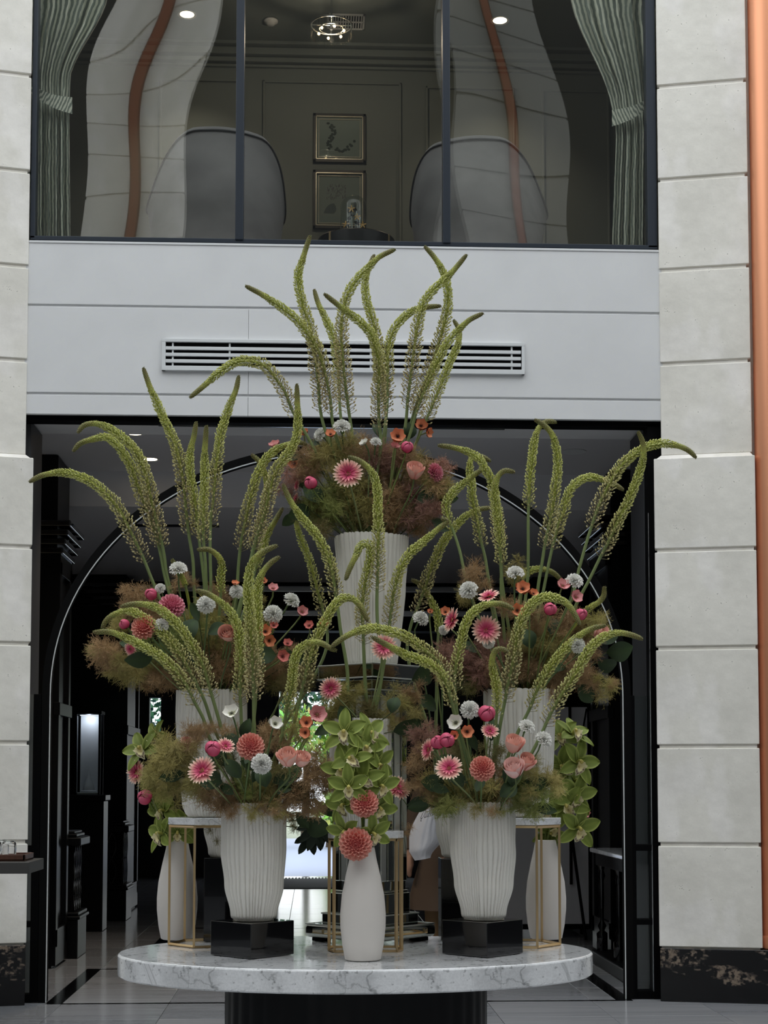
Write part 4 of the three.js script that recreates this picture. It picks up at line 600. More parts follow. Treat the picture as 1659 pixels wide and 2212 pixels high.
function foxtail(label, path, zb, zt, o = {}) {                      // path: tip to base, in pixels
  const { bare = 0.18, rich = 1, tone = 0, group = 'foxtail lilies' } = o, P3 = pts2(path, zb, zt, o.bulge ?? 0).reverse(), at = P3[0].clone(), c = spline(P3.map((p) => p.clone().sub(at)));
  const t = thing('foxtail_lily', label, 'flower', at, group), L = c.getLength(), ns = max(24, (L * 60) | 0), rs = 0.0078, kk = (a, b) => mixc(a, b, clamp(tone));
  obj('stem', sweep(c, ns, 7, (s) => rs * (1 - 0.25 * smooth(0, 1, s)) * (s > 0.96 ? 0.2 : 1), (s) => mixc(col.stem, col.stemTop, smooth(bare, 0.75, s))), M.plant, t);
  const t0 = 1 - clamp(0.12 / L, 0.08, 0.4), tc = { getPointAt: (s) => c.getPointAt(lerp(t0, 1, s)), getLength: () => L * (1 - t0), computeFrenetFrames: (n) => { const f = { tangents: [], normals: [], binormals: [] }; let nn = null; for (let i = 0; i <= n; i++) { const tg = c.getTangentAt(lerp(t0, 1, i / n)); if (!nn) nn = abs(tg.x) < 0.8 ? V3(1, 0, 0) : V3(0, 0, 1); nn = nn.clone().addScaledVector(tg, -nn.dot(tg)).normalize(); f.tangents.push(tg); f.normals.push(nn); f.binormals.push(tg.clone().cross(nn)); } return f; } };
  obj('bud_tip', sweep(tc, 22, 9, (s) => 0.0008 + 0.0105 * sqrt(max(0, 1 - pow(s, 5))), (s) => mixc(mixc(col.stemTop, col.mid, 0.4), mixc(col.tip, hex('#4a3a2a'), 0.5 * smooth(0.7, 1, s)), smooth(0.05, 0.6, s))), M.plant, t);
  const mb = new MB(), ped = new THREE.CylinderGeometry(0.0009, 0.0011, 1, 3, 1, true).translate(0, 0.5, 0), N = (L * (1 - bare) * 900 * rich) | 0, m = new THREE.Matrix4(), q = new THREE.Quaternion();
  let nn = V3(1, 0, 0.2);
  for (let i = 0; i < N; i++) {
    const w = pow((i + 0.5) / N, 0.74), s = bare + (0.985 - bare) * w, p = c.getPointAt(s), tg = c.getTangentAt(s), a = i * 2.39996 + rr(-0.25, 0.25);
    const dTip = (1 - s) * L, f1 = smooth(0.04, 0.20, dTip), f2 = smooth(0.22, 0.62, dTip + rr(-0.05, 0.05));
    nn = nn.clone().addScaledVector(tg, -nn.dot(tg)).normalize(); const bn = tg.clone().cross(nn), rad = nn.clone().multiplyScalar(cos(a)).addScaledVector(bn, sin(a));
    const pl = (0.0015 + 0.0085 * f1 + 0.0135 * f2) * rr(0.75, 1.25), bl = (0.0062 + 0.0062 * f1 + 0.0002 * f2) * rr(0.85, 1.15), bw = bl * (1.35 - 0.12 * f1 + 0.2 * f2), th = lerp(0.5, 0.85, f1) + 0.35 * f2 + rr(-0.15, 0.15);
    const d = tg.clone().multiplyScalar(cos(th)).addScaledVector(rad, sin(th)).normalize(), base = p.clone().addScaledVector(rad, rs * lerp(1.0, 0.75, s));
    const cb = mixc(mixc(mixc(col.tip, col.mid, 0.12), mixc(col.mid, hex('#e0e3a4'), rnd() * 0.6), f1), mixc(col.low, col.straw, rnd()), f2 * 0.85), cp = mixc(col.ped, col.pedLow, f2), v = rr(0.85, 1.15), cb2 = cb.map((x) => x * v);
    q.setFromUnitVectors(UP, d); m.compose(base, q, V3(1 + f2 * 0.1, pl, 1)); mb.add(ped, m, cp);
    const d2 = d.clone().addScaledVector(tg, 0.35 * f1).addScaledVector(UP, 0.35 * f2).normalize(); q.setFromUnitVectors(UP, d2); m.compose(base.clone().addScaledVector(d, pl * 0.97), q, V3(bw, bl, bw)); mb.add(budG, m, cb2);
  }
  for (let i = 0; i < 150; i++) { const s = 1 - (0.004 + pow(i / 150, 0.9) * 0.13) / L, p = c.getPointAt(s), tg = c.getTangentAt(s), a = i * 2.39996; nn = nn.clone().addScaledVector(tg, -nn.dot(tg)).normalize(); const rad = nn.clone().multiplyScalar(cos(a)).addScaledVector(tg.clone().cross(nn), sin(a)), k = (1 - s) * L, r = 0.0098 * sqrt(max(0, 1 - pow(max(0, 1 - k / 0.12), 5))), d = tg.clone().addScaledVector(rad, 0.45).normalize(); q.setFromUnitVectors(UP, d); m.compose(p.clone().addScaledVector(rad, r), q, V3(0.0085, 0.0058, 0.0085)); mb.add(budG, m, mixc(col.tip, col.mid, clamp(k / 0.13) * 0.8 + 0.1).map((x) => x * rr(0.8, 1.2))); }
  stuffPart(obj('florets', mb.geo(), M.plant, t)); return t;
}
// a petal: base at the origin, tip along +y, its face to +z
function petal(len, wid, prof, cup, curl, ramp, nu = 4, nv = 6, frill = 0) {
  return grid(nu, nv, (u, v) => { const x = (u - 0.5) * wid * prof(v), s = u - 0.5, z = cup * (4 * s * s) * sin(PI * min(1, v * 0.9 + 0.1)) + curl * v * v + frill * v * v * sin(u * 19 + 1) * (0.5 + v); return V3(x, v * len * (1 - (frill ? 0.07 * sin(u * 23) * v : 0)), z); }, (u, v) => ramp(v, abs(u - 0.5) * 2));
}
const oblong = (v) => pow(sin(PI * clamp(0.1 + v * 0.88, 0, 1)), 0.6), round = (v) => sqrt(max(0, 1 - pow((v - 0.56) / 0.58, 2))), fan = (v) => 0.12 + 0.88 * v;
const ramp = (...cs) => { const k = cs.map(([t, h]) => [t, hex(h)]); return (v) => { for (let i = 0; i < k.length - 1; i++) if (v <= k[i + 1][0]) return mixc(k[i][1], k[i + 1][1], clamp((v - k[i][0]) / (k[i + 1][0] - k[i][0]))); return k[k.length - 1][1]; }; };
const EUL = (x, y, z) => new THREE.Matrix4().makeRotationFromEuler(new THREE.Euler(x, y, z, 'ZXY'));
// unit flowers (radius 1, face to +z): lists of [part name, geometry, matrix, material, stuff?]
const spread1 = (n, tilt, y0, jit = 0.08, off = 0, z = 0) => Array.from({ length: n }, (_, i) => EUL(tilt + rr(-jit, jit), rr(-jit, jit), off + (i / n) * 2 * PI + rr(-jit, jit) * 0.4).multiply(T(0, y0, 0)).premultiply(T(0, 0, z)));
function gerberaUnit() {
  const r1 = ramp([0, '#cf3a6c'], [0.28, '#dd6681'], [0.55, '#e9a197'], [0.85, '#f0c9b2'], [1, '#f2dcc4']), out = [], g = [0, 1, 2].map((k) => petal(0.76, 0.23 + k * 0.025, (v) => oblong(v) * (0.62 + 0.38 * v), 0.035, -0.06 + k * 0.05, r1, 2, 5));
  const g2 = petal(0.52, 0.15, oblong, 0.03, 0.05, ramp([0, '#c83a68'], [0.6, '#dc6680'], [1, '#ecae9f']), 2, 4);
  spread1(24, 0.16, 0.24, 0.1).forEach((m, i) => out.push(['petal', g[i % 3], m])); spread1(16, 0.42, 0.2, 0.1, 0.15, 0.03).forEach((m) => out.push(['petal', g2, m]));
  const mb = new MB(), g3 = petal(0.17, 0.05, oblong, 0.01, 0.03, ramp([0, '#b32c58'], [1, '#d8577c']), 1, 2); spread1(34, 0.9, 0.13, 0.15, 0, 0.06).forEach((m) => mb.add(g3, m)); out.push(['inner_florets', mb.geo(), null, 1]);
  const dk = new MB(); for (let i = 0; i < 70; i++) { const q = sqrt(i / 70) * 0.17, a = i * 2.4; dk.add(new THREE.IcosahedronGeometry(0.022, 0), T(cos(a) * q, sin(a) * q, 0.1 + 0.03 * (1 - q / 0.17)), mixc(hex('#a8704f'), hex('#d99a72'), rnd())); } out.push(['flower_disc', dk.geo(), null, 1]); return out;
}
function dahliaUnit(a, b, c) {
  const mb = new MB(), rp = ramp([0, c], [0.5, b], [1, a]), shell = (L, wd) => grid(4, 5, (u, v) => { const s = (u - 0.5) * 2, w = wd * (0.35 + 0.65 * sin(PI * min(1, 0.12 + v * 0.72))) * (v > 0.82 ? sqrt(max(0.02, 1 - pow((v - 0.82) / 0.19, 2))) : 1); return V3(s * w * 0.5, v * L, 0.5 * wd * s * s * sin(PI * min(1, 0.2 + v * 0.75)) + 0.12 * L * v * v); }, (u, v) => rp(v));
  const N = 84; for (let i = 0; i < N; i++) { const f = (i + 0.5) / N, th = 0.12 + 1.75 * pow(f, 0.78), ph = i * 2.39996, L = lerp(0.2, 0.56, smooth(0, 0.8, f)), R0 = lerp(0.52, 0.5, f), wd = lerp(0.12, 0.36, smooth(0, 0.7, f)); const g = shell(L, wd); mb.add(g, new THREE.Matrix4().makeRotationZ(ph - PI / 2).multiply(new THREE.Matrix4().makeRotationX(PI / 2 - th)).multiply(T(0, R0, 0)).premultiply(T(0, 0, -0.12))); }
  mb.add(new THREE.SphereGeometry(0.5, 12, 8), T(0, 0, -0.12), hex(c)); return [['petals', mb.geo(), null, 1]];
}
function carnationUnit(a, b) {
  const out = [], mb = new MB(), rp = ramp([0, b], [0.5, a], [1, '#fffef8']); for (let i = 0; i < 44; i++) { const f = i / 44, th = 0.08 + 1.4 * f, g = petal(lerp(0.62, 0.78, f), lerp(0.7, 0.95, f), fan, 0.05, -0.1 * f, rp, 10, 4, 0.07); mb.add(g, new THREE.Matrix4().makeRotationZ(i * 2.4).multiply(new THREE.Matrix4().makeRotationX(PI / 2 - th + rr(-0.15, 0.15))).multiply(T(0, 0.14, 0)).premultiply(T(0, 0, -0.12))); }
  out.push(['petals', mb.geo(), null, 1]); out.push(['calyx', lathe([[0.0001, -0.85], [0.14, -0.8], [0.2, -0.5], [0.24, -0.12], [0.15, 0.02]], 10).rotateX(PI / 2), null, 0, hex('#5d7440')]); return out;
}
const eggPetal = (R, w, y0, y1, open, flare, rp) => grid(8, 7, (u, v) => { const a = (u - 0.5) * w * (0.45 + 0.55 * sin(PI * min(1, 0.18 + 0.62 * v))), y = lerp(y0, y1 - 0.1 * pow(abs(u - 0.5) * 2, 2), v), r = R * (0.28 + 0.72 * pow(sin(PI * clamp(0.06 + v * lerp(0.6, 0.46, open), 0, 1)), 0.8)) + flare * pow(v, 5); return V3(sin(a) * r, -cos(a) * r, y); }, (u, v) => rp(v, abs(u - 0.5) * 2));
function roseUnit(a, b, c) {
  const out = [], rp = ramp([0, c], [0.45, b], [0.9, a], [1, a]); for (let k = 0; k < 13; k++) { const f = k / 12, g = eggPetal(lerp(0.12, 0.92, pow(f, 0.8)), lerp(3.0, 2.0, f), -0.7, lerp(0.92, 0.62, f * f), lerp(0.1, 0.6, f), lerp(0, 0.12, smooth(0.4, 1, f)), rp); out.push(['petal', g, new THREE.Matrix4().makeRotationZ(k * 2.25)]); }
  out.push(['calyx', lathe([[0.0001, -0.95], [0.12, -0.92], [0.3, -0.74], [0.4, -0.6]], 8).rotateX(PI / 2), null, 0, hex('#5c6b3a')]); return out;
}
function peonyUnit(a, b, tipc) {
  const out = [], rp = ramp([0, b], [0.5, a], [1, tipc]); const bud = (R, rot, w) => grid(8, 8, (u, v) => { const al = (u - 0.5) * w * sin(PI * (0.12 + 0.74 * v)), th = PI * (0.98 - 0.9 * v), r = R * (1 + 0.09 * (1 - pow((u - 0.5) * 2, 2)) - 0.05 * v); return V3(sin(al) * sin(th) * r, -cos(al) * sin(th) * r, cos(th) * r * 1.02); }, (u, v) => rp(v));
  for (let k = 0; k < 6; k++) out.push(['petal', bud(0.8 + 0.045 * k, 0, 2.5 - 0.1 * k), new THREE.Matrix4().makeRotationZ(k * 2.3)]);
  out.push(['core', new THREE.SphereGeometry(0.8, 14, 10), null, 0, hex('#9c2547')]); const sp = grid(4, 4, (u, v) => { const al = (u - 0.5) * 1.3 * sin(PI * (0.15 + 0.7 * v)), th = PI * (0.99 - 0.4 * v), r = 1.07; return V3(sin(al) * sin(th) * r, -cos(al) * sin(th) * r, cos(th) * r); }, (u, v) => mixc(hex('#6b7a3c'), hex('#9a6a4a'), v)); for (let k = 0; k < 4; k++) out.push(['sepal', sp, new THREE.Matrix4().makeRotationZ(k * 1.57 + 0.4)]); return out;
}
function ranunculusUnit(a, b, eye) {
  const out = [], rp = ramp([0, b], [0.4, a], [1, a]), g = grid(8, 6, (u, v) => { const s = (u - 0.5) * 2, w = 0.66 * round(v) + 0.05, q = v * 1.02; return V3(s * w, 0.05 + q * cos(q * 0.55), 0.16 * s * s + 0.62 * q * q * 0.75); }, (u, v) => rp(v));
  for (let k = 0; k < 6; k++) out.push(['petal', g, EUL(rr(-0.1, 0.15) + (k % 2) * 0.1, 0, (k / 6) * 2 * PI + rr(-0.1, 0.1))]); const mb = new MB(); for (let i = 0; i < 40; i++) { const q = 0.08 + 0.16 * sqrt(i / 40), n = i * 2.4; mb.add(new THREE.IcosahedronGeometry(0.028, 0), T(cos(n) * q, sin(n) * q, 0.16 + 0.04 * sin(i)), hex(eye)); } mb.add(new THREE.SphereGeometry(0.13, 10, 8).scale(1, 1, 1.3), T(0, 0, 0.08), hex(eye)); out.push(['flower_eye', mb.geo(), null, 0]); return out;
}
const KIND = {
  gerbera: [gerberaUnit(), 'gerbera', 'gerberas in the arrangements', '#7c8656'],
  dahlia: [dahliaUnit('#f7c2ae', '#ea9486', '#c05a5a'), 'dahlia', 'coral ball dahlias', '#5d7440'], pinkdahlia: [dahliaUnit('#efb0b8', '#e0879a', '#b5506c'), 'dahlia', 'pink ball dahlias', '#5d7440'],
  carnation: [carnationUnit('#fbf9f2', '#eaead2'), 'carnation', 'white carnations', '#5f7446'],
  rose: [roseUnit('#f0c0b0', '#e6a196', '#cd7a6e'), 'rose', 'peach pink roses', '#5c6b3a'], palerose: [roseUnit('#f4d2ca', '#ecb6ad', '#d6918a'), 'rose', 'pale pink roses', '#5c6b3a'], coralrose: [roseUnit('#f6c8b8', '#f0b5a6', '#e0998c'), 'rose', 'coral roses', '#5c6b3a'],
  peony: [peonyUnit('#c8375f', '#9c2547', '#dd6a86'), 'peony_bud', 'dark pink peony buds', '#6b7a3c'],
  orange: [ranunculusUnit('#e6956c', '#c46f48', '#2a1712'), 'ranunculus', 'orange butterfly ranunculus', '#76824a'], coral: [ranunculusUnit('#e58a80', '#c86a64', '#5a2a26'), 'ranunculus', 'coral ranunculus', '#76824a'], pinkr: [ranunculusUnit('#e8a4a2', '#d67c84', '#8a6a4a'), 'ranunculus', 'pink ranunculus', '#76824a'],
  white: [ranunculusUnit('#ece9de', '#d6d6b4', '#4a4a38'), 'anemone', 'white open flowers', '#5f7446'],
};
const flowerMat = M.petal, stemMats = new Map(), stemMat = (h) => { if (!stemMats.has(h)) stemMats.set(h, S({ color: h, roughness: 0.6 })); return stemMats.get(h); };
const solid = new Map(), solidMat = (c) => { const k = c.join(); if (!solid.has(k)) { const m = S({ roughness: 0.65, side: THREE.DoubleSide }); m.color.setRGB(...c); solid.set(k, m); } return solid.get(k); };
// one flower: kind, pixel, radius in pixels, where it faces (x, y of the face normal), depth, the foot of its stem
function flower(kind, px, py, rpx, fx, fy, z, foot, label, o = {}) {
  const [unit, name, group, sc] = KIND[kind], at = P(px, py, z), r = rpx * MPP(z), n = V3(fx, fy, 0), h = n.length(); n.z = h < 1 ? sqrt(1 - h * h) : 0.05; if (o.back) n.z = -n.z; n.normalize();
  const t = thing(name, label, name === 'peony_bud' ? 'bud' : 'flower', at, group), q = new THREE.Quaternion().setFromUnitVectors(V3(0, 0, 1), n).multiply(new THREE.Quaternion().setFromAxisAngle(V3(0, 0, 1), rr(0, 6.28))), base = new THREE.Matrix4().compose(V3(), q, V3(r, r, r * (o.flat ?? 1)));
  for (const [pn, g, m, st, c] of unit) { const ob = obj(pn, g, c ? solidMat(c) : flowerMat, t), mm = m ? base.clone().multiply(m) : base; mm.decompose(ob.position, ob.quaternion, ob.scale); if (st) stuffPart(ob); }
  if (foot && !o.nostem) { const e = foot.clone().sub(at), s0 = n.clone().multiplyScalar(-r * (name === 'carnation' || name === 'rose' || name === 'peony_bud' ? 0.82 : 0.05)), c = spline([s0, s0.clone().addScaledVector(n, -0.035).add(V3(0, -0.012, 0)), s0.clone().lerp(e, 0.5).add(V3(0, 0.0, 0.0)), e]); obj('stem', sweep(c, 16, 6, () => 0.0034), stemMat(sc), t); }
  return t;
}
// smoke bush: one springy tuft, scattered over blobs
const tuftG = (() => {
  const mb = new MB(); for (let i = 0; i < 70; i++) {
    const d = V3(rr(-1, 1), rr(-1, 1), rr(-1, 1)).normalize(), L = rr(0.55, 1), k = V3(rr(-1, 1), rr(-1, 1), rr(-1, 1)).multiplyScalar(0.28), p1 = d.clone().multiplyScalar(L * 0.45).add(k.clone().multiplyScalar(0.4)), p2 = d.clone().multiplyScalar(L * 0.8).add(k);
    mb.add(sweep(spline([V3(), p1, p2]), 3, 3, (s) => 0.011 * (1 - 0.5 * s), null, false));
    for (let j = 0; j < 3; j++) { const a = p1.clone().lerp(p2, rr(0, 0.95)), e = a.clone().add(V3(rr(-1, 1), rr(-1, 1), rr(-1, 1)).normalize().addScaledVector(d, 0.6).normalize().multiplyScalar(rr(0.16, 0.32))); mb.add(sweep(new THREE.LineCurve3(a, e), 1, 3, (s) => 0.0085 * (1 - 0.5 * s), null, false)); }
  } return mb.geo();
})();
const fluffC = { b: hex('#b3946c'), o: hex('#b0a864'), m: hex('#ab8072'), g: hex('#97a659'), y: hex('#c8be78'), d: hex('#7f7b48') };
function smokeBush(label, blobs, z0, depth) {                        // blobs: [x, y, radius, colour] in pixels
  const L = []; for (const s of blobs.trim().split(/\s+/)) { const [x, y, r, c, dz = 0] = s.split(','); const n = max(3, Math.round((r * r) / 150)); for (let i = 0; i < n; i++) { const a = rnd() * 6.28, q = sqrt(rnd()) * 0.75; L.push([+x + cos(a) * q * r, +y + sin(a) * q * r, +r * rr(0.5, 0.75), c, z0 + +dz + rr(-1, 1) * depth]); } }
  const m = new THREE.InstancedMesh(tuftG, M.fluff, L.length), o = new THREE.Object3D(); m.name = numbered('smoke_bush_foliage'); m.castShadow = m.receiveShadow = true; tag(m, label, 'foliage', 'smoke bush in the vases'); m.userData.kind = 'stuff';
  L.forEach(([x, y, r, c, z], i) => { o.position.copy(P(x, y, z)); o.rotation.set(rr(0, 6), rr(0, 6), rr(0, 6)); o.scale.setScalar(r * MPP(z) * 1.25); o.updateMatrix(); m.setMatrixAt(i, o.matrix); const v = rr(0.75, 1.2), k = mixc(fluffC[c], fluffC.b, rr(0, 0.3)); m.setColorAt(i, new THREE.Color().setRGB(k[0] * v, k[1] * v, k[2] * v)); });
  scene.add(m); return m;
}
// green leaves on twigs
const leafShape = [[1, 0.62, 0.1], [1, 0.5, -0.12], [1, 0.78, 0.16]].map(([l, w, c]) => grid(4, 7, (u, v) => { const s = (u - 0.5) * 2, k = w * 0.5 * pow(sin(PI * clamp(0.02 + 0.97 * v, 0, 1)), 0.8); return V3(s * k, v * l, 0.22 * k * abs(s) + c * sin(v * PI) - 0.18 * v * v); }, (u, v) => mixc(hex('#1b2c17'), hex('#33491f'), 0.25 + 0.4 * v + 0.35 * (abs(u - 0.5) < 0.13 ? 1 : 0))));
function leaves(label, foot, list, name = 'leafy_greenery', mat = M.leaf) {   // list: x, y, length, angle (deg, 0 = up), z, shape
  const t = thing(name, label, 'foliage', foot.clone(), 'leafy branches in the vases');
  for (const s of list.trim().split(/\s+/)) { const [x, y, l, a, z, k] = s.split(',').map(Number), b = P(x, y, z).sub(foot), m = obj('leaf', leafShape[(k || 0) % 3], mat, t); m.position.copy(b); m.rotation.set(rr(-0.5, 0.3), rr(-0.5, 0.5), (-a * PI) / 180, 'ZXY'); m.scale.setScalar(l * MPP(z)); const c = spline([b, b.clone().multiplyScalar(0.5).add(V3(0, -0.01, -0.02)), V3(0, -0.02, 0)]); obj('twig', sweep(c, 8, 5, () => 0.0022), stemMat('#4d5a30'), t); }
  return t;
}
// green cymbidium orchids
const tepal = [0, 1].map((k) => grid(6, 8, (u, v) => { const s = (u - 0.5) * 2, w = (k ? 0.3 : 0.26) * pow(sin(PI * clamp(0.06 + 0.93 * v, 0, 1)), 0.7); return V3(s * w, v, 0.07 * s * s + 0.22 * v - 0.34 * v * v); }, (u, v) => { const e = abs(u - 0.5) * 2; return mixc(mixc(hex('#65742a'), hex('#7a8a34'), v), hex('#a9b45c'), smooth(0.72, 1, e) + (e < 0.12 ? 0.2 : 0)); }));
const lipG = grid(28, 8, (u, v) => { const a = u * 2 * PI, r = v, lo = max(0, -sin(a)), x = 0.15 * r * cos(a) * (1 + 0.12 * sin(a * 7) * smooth(0.7, 1, v)), y = -0.15 + (0.17 + 0.09 * lo) * r * sin(a); return V3(x, y, 0.13 + 0.2 * r * r * (0.4 + 0.6 * abs(cos(a))) + 0.08 * lo * r - 0.24 * lo * pow(r, 4) + 0.02 * sin(a * 9) * smooth(0.75, 1, v)); }, (u, v) => { const a = u * 2 * PI, lo = smooth(-0.25, 0.3, -sin(a)), k = smooth(0.62, 0.72, v) * (1 - smooth(0.9, 0.97, v)) * lo * (0.65 + 0.35 * sin(a * 11)) + (v < 0.22 ? 0.35 : 0); return mixc(mixc(hex('#e6e0b6'), hex('#d9c98c'), 1 - v), hex('#4a0f1c'), clamp(k)); }, true);
const colG = sweep(spline([V3(0, 0.0, 0.0), V3(0, 0.03, 0.14), V3(0, -0.03, 0.27)]), 8, 8, (s) => 0.042 + 0.022 * s, (s) => mixc(hex('#9aa046'), hex('#cdbf6a'), s));
function orchid(label, stems, blooms, zOf, group) {                 // stems: pixel paths base to tip; blooms: x, y, radius, facing x, y, roll
  const S0 = stems.map((s) => s[0].trim().split(/\s+/).map((q) => { const [x, y] = q.split(',').map(Number); return P(x, y, s[1]); })), at = S0[0][0].clone(), t = thing('orchid_spike', label, 'orchid', at, group);
  const cs = S0.map((s) => spline(s.map((p) => p.clone().sub(at)))); cs.forEach((c) => obj('stem', sweep(c, 30, 7, (s) => 0.0062 * (1 - 0.3 * s)), stemMat('#6d7a36'), t));
  for (const s of blooms.trim().split(/\s+/)) { const [x, y, r, fx, fy, roll, dz] = s.split(',').map(Number), z = zOf + (dz || 0), p = P(x, y, z).sub(at), n = V3(fx, fy, sqrt(max(0.02, 1 - fx * fx - fy * fy))).normalize(), g = new THREE.Group(); g.name = t.children.some((c) => c.name === 'bloom') ? 'bloom_' + String(t.children.filter((c) => /^bloom/.test(c.name)).length).padStart(3, '0') : 'bloom'; t.add(g); g.position.copy(p); g.quaternion.setFromUnitVectors(V3(0, 0, 1), n).multiply(new THREE.Quaternion().setFromAxisAngle(V3(0, 0, 1), roll)); g.scale.setScalar(r * MPP(z));
    const put = (nm, gg, ang, tilt, k) => { const m = obj(nm, gg, M.petal, g); m.applyMatrix4(EUL(tilt, 0, ang).multiply(T(0, 0.06, 0))); m.scale.multiplyScalar(k); };
    put('sepal', tepal[0], rr(-0.1, 0.1), 0.25, 1); put('sepal', tepal[0], 2.25 + rr(-0.1, 0.1), 0.15, 0.98); put('sepal', tepal[0], -2.25 + rr(-0.1, 0.1), 0.15, 0.98); put('petal', tepal[1], 1.15 + rr(-0.12, 0.12), 0.3, 0.95); put('petal', tepal[1], -1.15 + rr(-0.12, 0.12), 0.3, 0.95);
    const l = obj('lip', lipG, M.petal, g); l.scale.setScalar(1.4); obj('column', colG, M.petal, g).scale.setScalar(1.3);
    let best = null, bd = 9; for (const c of cs) for (let i = 0; i <= 20; i++) { const q = c.getPointAt(i / 20), d = q.distanceTo(p) + max(0, q.y - p.y) * 0.6; if (d < bd) { bd = d; best = q; } }
    obj('flower_stalk', sweep(spline([best, best.clone().lerp(p, 0.5).add(V3(0, -0.008, -0.012)), p]), 8, 5, () => 0.0026), stemMat('#7d8a3c'), t); }
  return t;
}
// ---------------------------------------------------------------- the arrangements: where each sits
const proj = (v) => { const q = v.clone().sub(camera.position).applyQuaternion(camera.quaternion.clone().invert()); return [AX + (F * q.x) / -q.z, AY - (F * q.y) / -q.z]; };
const ARR = {                                                        // foot of the stems, middle and reach of the bouquet in pixels
  A: { foot: vA.clone().add(V3(0, 0.5, 0)), c: [805, 1045], R: 165 }, B: { foot: vB.clone().add(V3(0, 0.46, 0)), c: [440, 1375], R: 215 }, C: { foot: vC.clone().add(V3(0, 0.4, 0)), c: [560, 1650], R: 185 },
  D: { foot: vD.clone().add(V3(0, 0.46, 0)), c: [1150, 1375], R: 205 }, E: { foot: vE.clone().add(V3(0, 0.4, 0)), c: [1055, 1650], R: 165 }, F: { foot: vF.clone().add(V3(0, 0.4, 0)), c: [790, 1520], R: 110 },
  K: { foot: vKL.clone().add(V3(0.1, 0.4, -0.05)), c: [700, 1450], R: 120 }, L: { foot: vKR.clone().add(V3(-0.1, 0.4, -0.05)), c: [900, 1420], R: 120 },
};
function fox(k, label, path, dz = 0, bare = 0.12, o = {}) {          // dz: how far the tip leans to the viewer
  const a = ARR[k], f = a.foot.clone().add(V3(rr(-0.05, 0.05), 0, rr(-0.05, 0.04))), [x, y] = proj(f), q = path.trim().split(/\s+/).map((s) => s.split(',').map(Number)), n = q.length; let l = 0; for (let i = 1; i < n; i++) l += hypot(q[i][0] - q[i - 1][0], q[i][1] - q[i - 1][1]); const e = hypot(x - q[n - 1][0], y - q[n - 1][1]);
  return foxtail(label, path + ` ${x.toFixed(1)},${y.toFixed(1)}`, f.z, f.z + dz, { bare: (e + bare * l) / (e + l), ...o });
}
// ---------------------------------------------------------------- foxtail lilies of the top arrangement
fox('A', 'foxtail lily of the top vase whose tip reaches up to the window sill', '670,508 655,556 644,599 652,650 668,700 679,755 687,824 698,915', 0.1, 0.05);
fox('A', 'foxtail lily of the top vase leaning far out toward the bar table side', '529,617 569,638 606,663 638,688 662,718 684,750 700,796 713,860 722,930', 0.15, 0.08);
fox('A', 'short pale foxtail lily of the top vase with a straight blunt tip', '678,624 687,654 702,686 718,723 727,764 732,824 736,900', -0.12, 0.08);
fox('A', 'foxtail lily of the top vase bending over under the dome table, dark tip', '855,538 818,556 796,578 771,604 751,636 739,682 738,737 743,801 752,878 761,943', 0.05, 0.1);
fox('A', 'foxtail lily of the top vase rising straight behind the bent dark tip', '809,549 797,578 789,613 793,654 805,691 814,727 821,773 828,840 833,930', -0.1, 0.08);
fox('A', 'foxtail lily of the top vase with the thick olive head curling forward', '699,634 727,656 754,677 780,697 800,720 812,750 819,791 818,846 819,915 823,956', 0.3, 0.08, { rich: 1.15 });
fox('A', 'foxtail lily of the top vase with a small dark tip pointing sideways', '954,661 926,663 894,670 867,691 848,718 839,755 837,810 835,892', -0.05, 0.08);
fox('A', 'tall foxtail lily of the top vase leaning up across another crossing tip', '1009,549 990,572 968,597 940,622 917,650 906,682 897,737 890,791 881,860 874,929', 0.08, 0.1);
fox('A', 'foxtail lily of the top vase with a tip hooked back below the window mullion', '916,531 936,553 954,581 965,613 968,654 961,695 949,737 936,778 917,828 897,883 881,938', 0.0, 0.1);
fox('A', 'foxtail lily of the top vase leaning farthest toward the copper pole', '1045,676 1013,692 986,718 963,746 945,782 922,833 903,879 887,933', 0.15, 0.1);
fox('A', 'pale foxtail lily of the top vase half hidden behind the leaning one', '979,690 992,714 990,741 972,782 954,828 931,883 903,947', -0.12, 0.1);
fox('A', 'foxtail lily of the top vase drooping in an arch before the air grille', '409,860 441,833 473,805 509,783 542,780 574,792 597,819 615,846 633,890 668,950', 0.1, 0.14, { tone: 0.4 });
// ---------------------------------------------------------------- rear vase of the bar table side
fox('B', 'upright foxtail lily whose dark tip stands before the ceiling, beside the orange poppy petals', '641,828 642,860 643,892 643,925 638,950 624,978 599,1012 588,1042 578,1082 567,1123 551,1170 535,1240', 0.12, 0.12, { rich: 1.1 });
fox('B', 'foxtail lily arching farthest out, tip almost touching the stone pillar', '62,1042 91,1027 135,1021 176,1031 209,1050 236,1074 257,1101 277,1138 294,1172 311,1209 327,1249 344,1290', 0.12, 0.18);
fox('B', 'thick foxtail lily with a tip curled back on itself under the downlight', '167,936 180,920 200,915 222,919 250,935 280,959 300,986 314,1023 324,1067 334,1111 344,1151 354,1195 363,1253', 0.15, 0.16, { rich: 1.2 });
fox('B', 'pale tipped foxtail lily bending just below the curled one', '157,976 172,959 199,949 230,945 253,962 270,986 284,1010 297,1047 311,1084 325,1122 338,1161 348,1202 358,1253', 0.0, 0.16);
fox('B', 'foxtail lily crossing the lower white band with a bare gap along its stem', '309,793 317,817 327,844 339,871 351,898 365,928 378,959 388,996 397,1050 402,1104 408,1155 417,1212 420,1280', 0.05, 0.24);
fox('B', 'shorter straight foxtail lily with a pointed olive tip beside the twin blunt one', '424,910 419,942 412,972 410,1010 415,1050 422,1090 432,1180 442,1270', 0.05, 0.28);
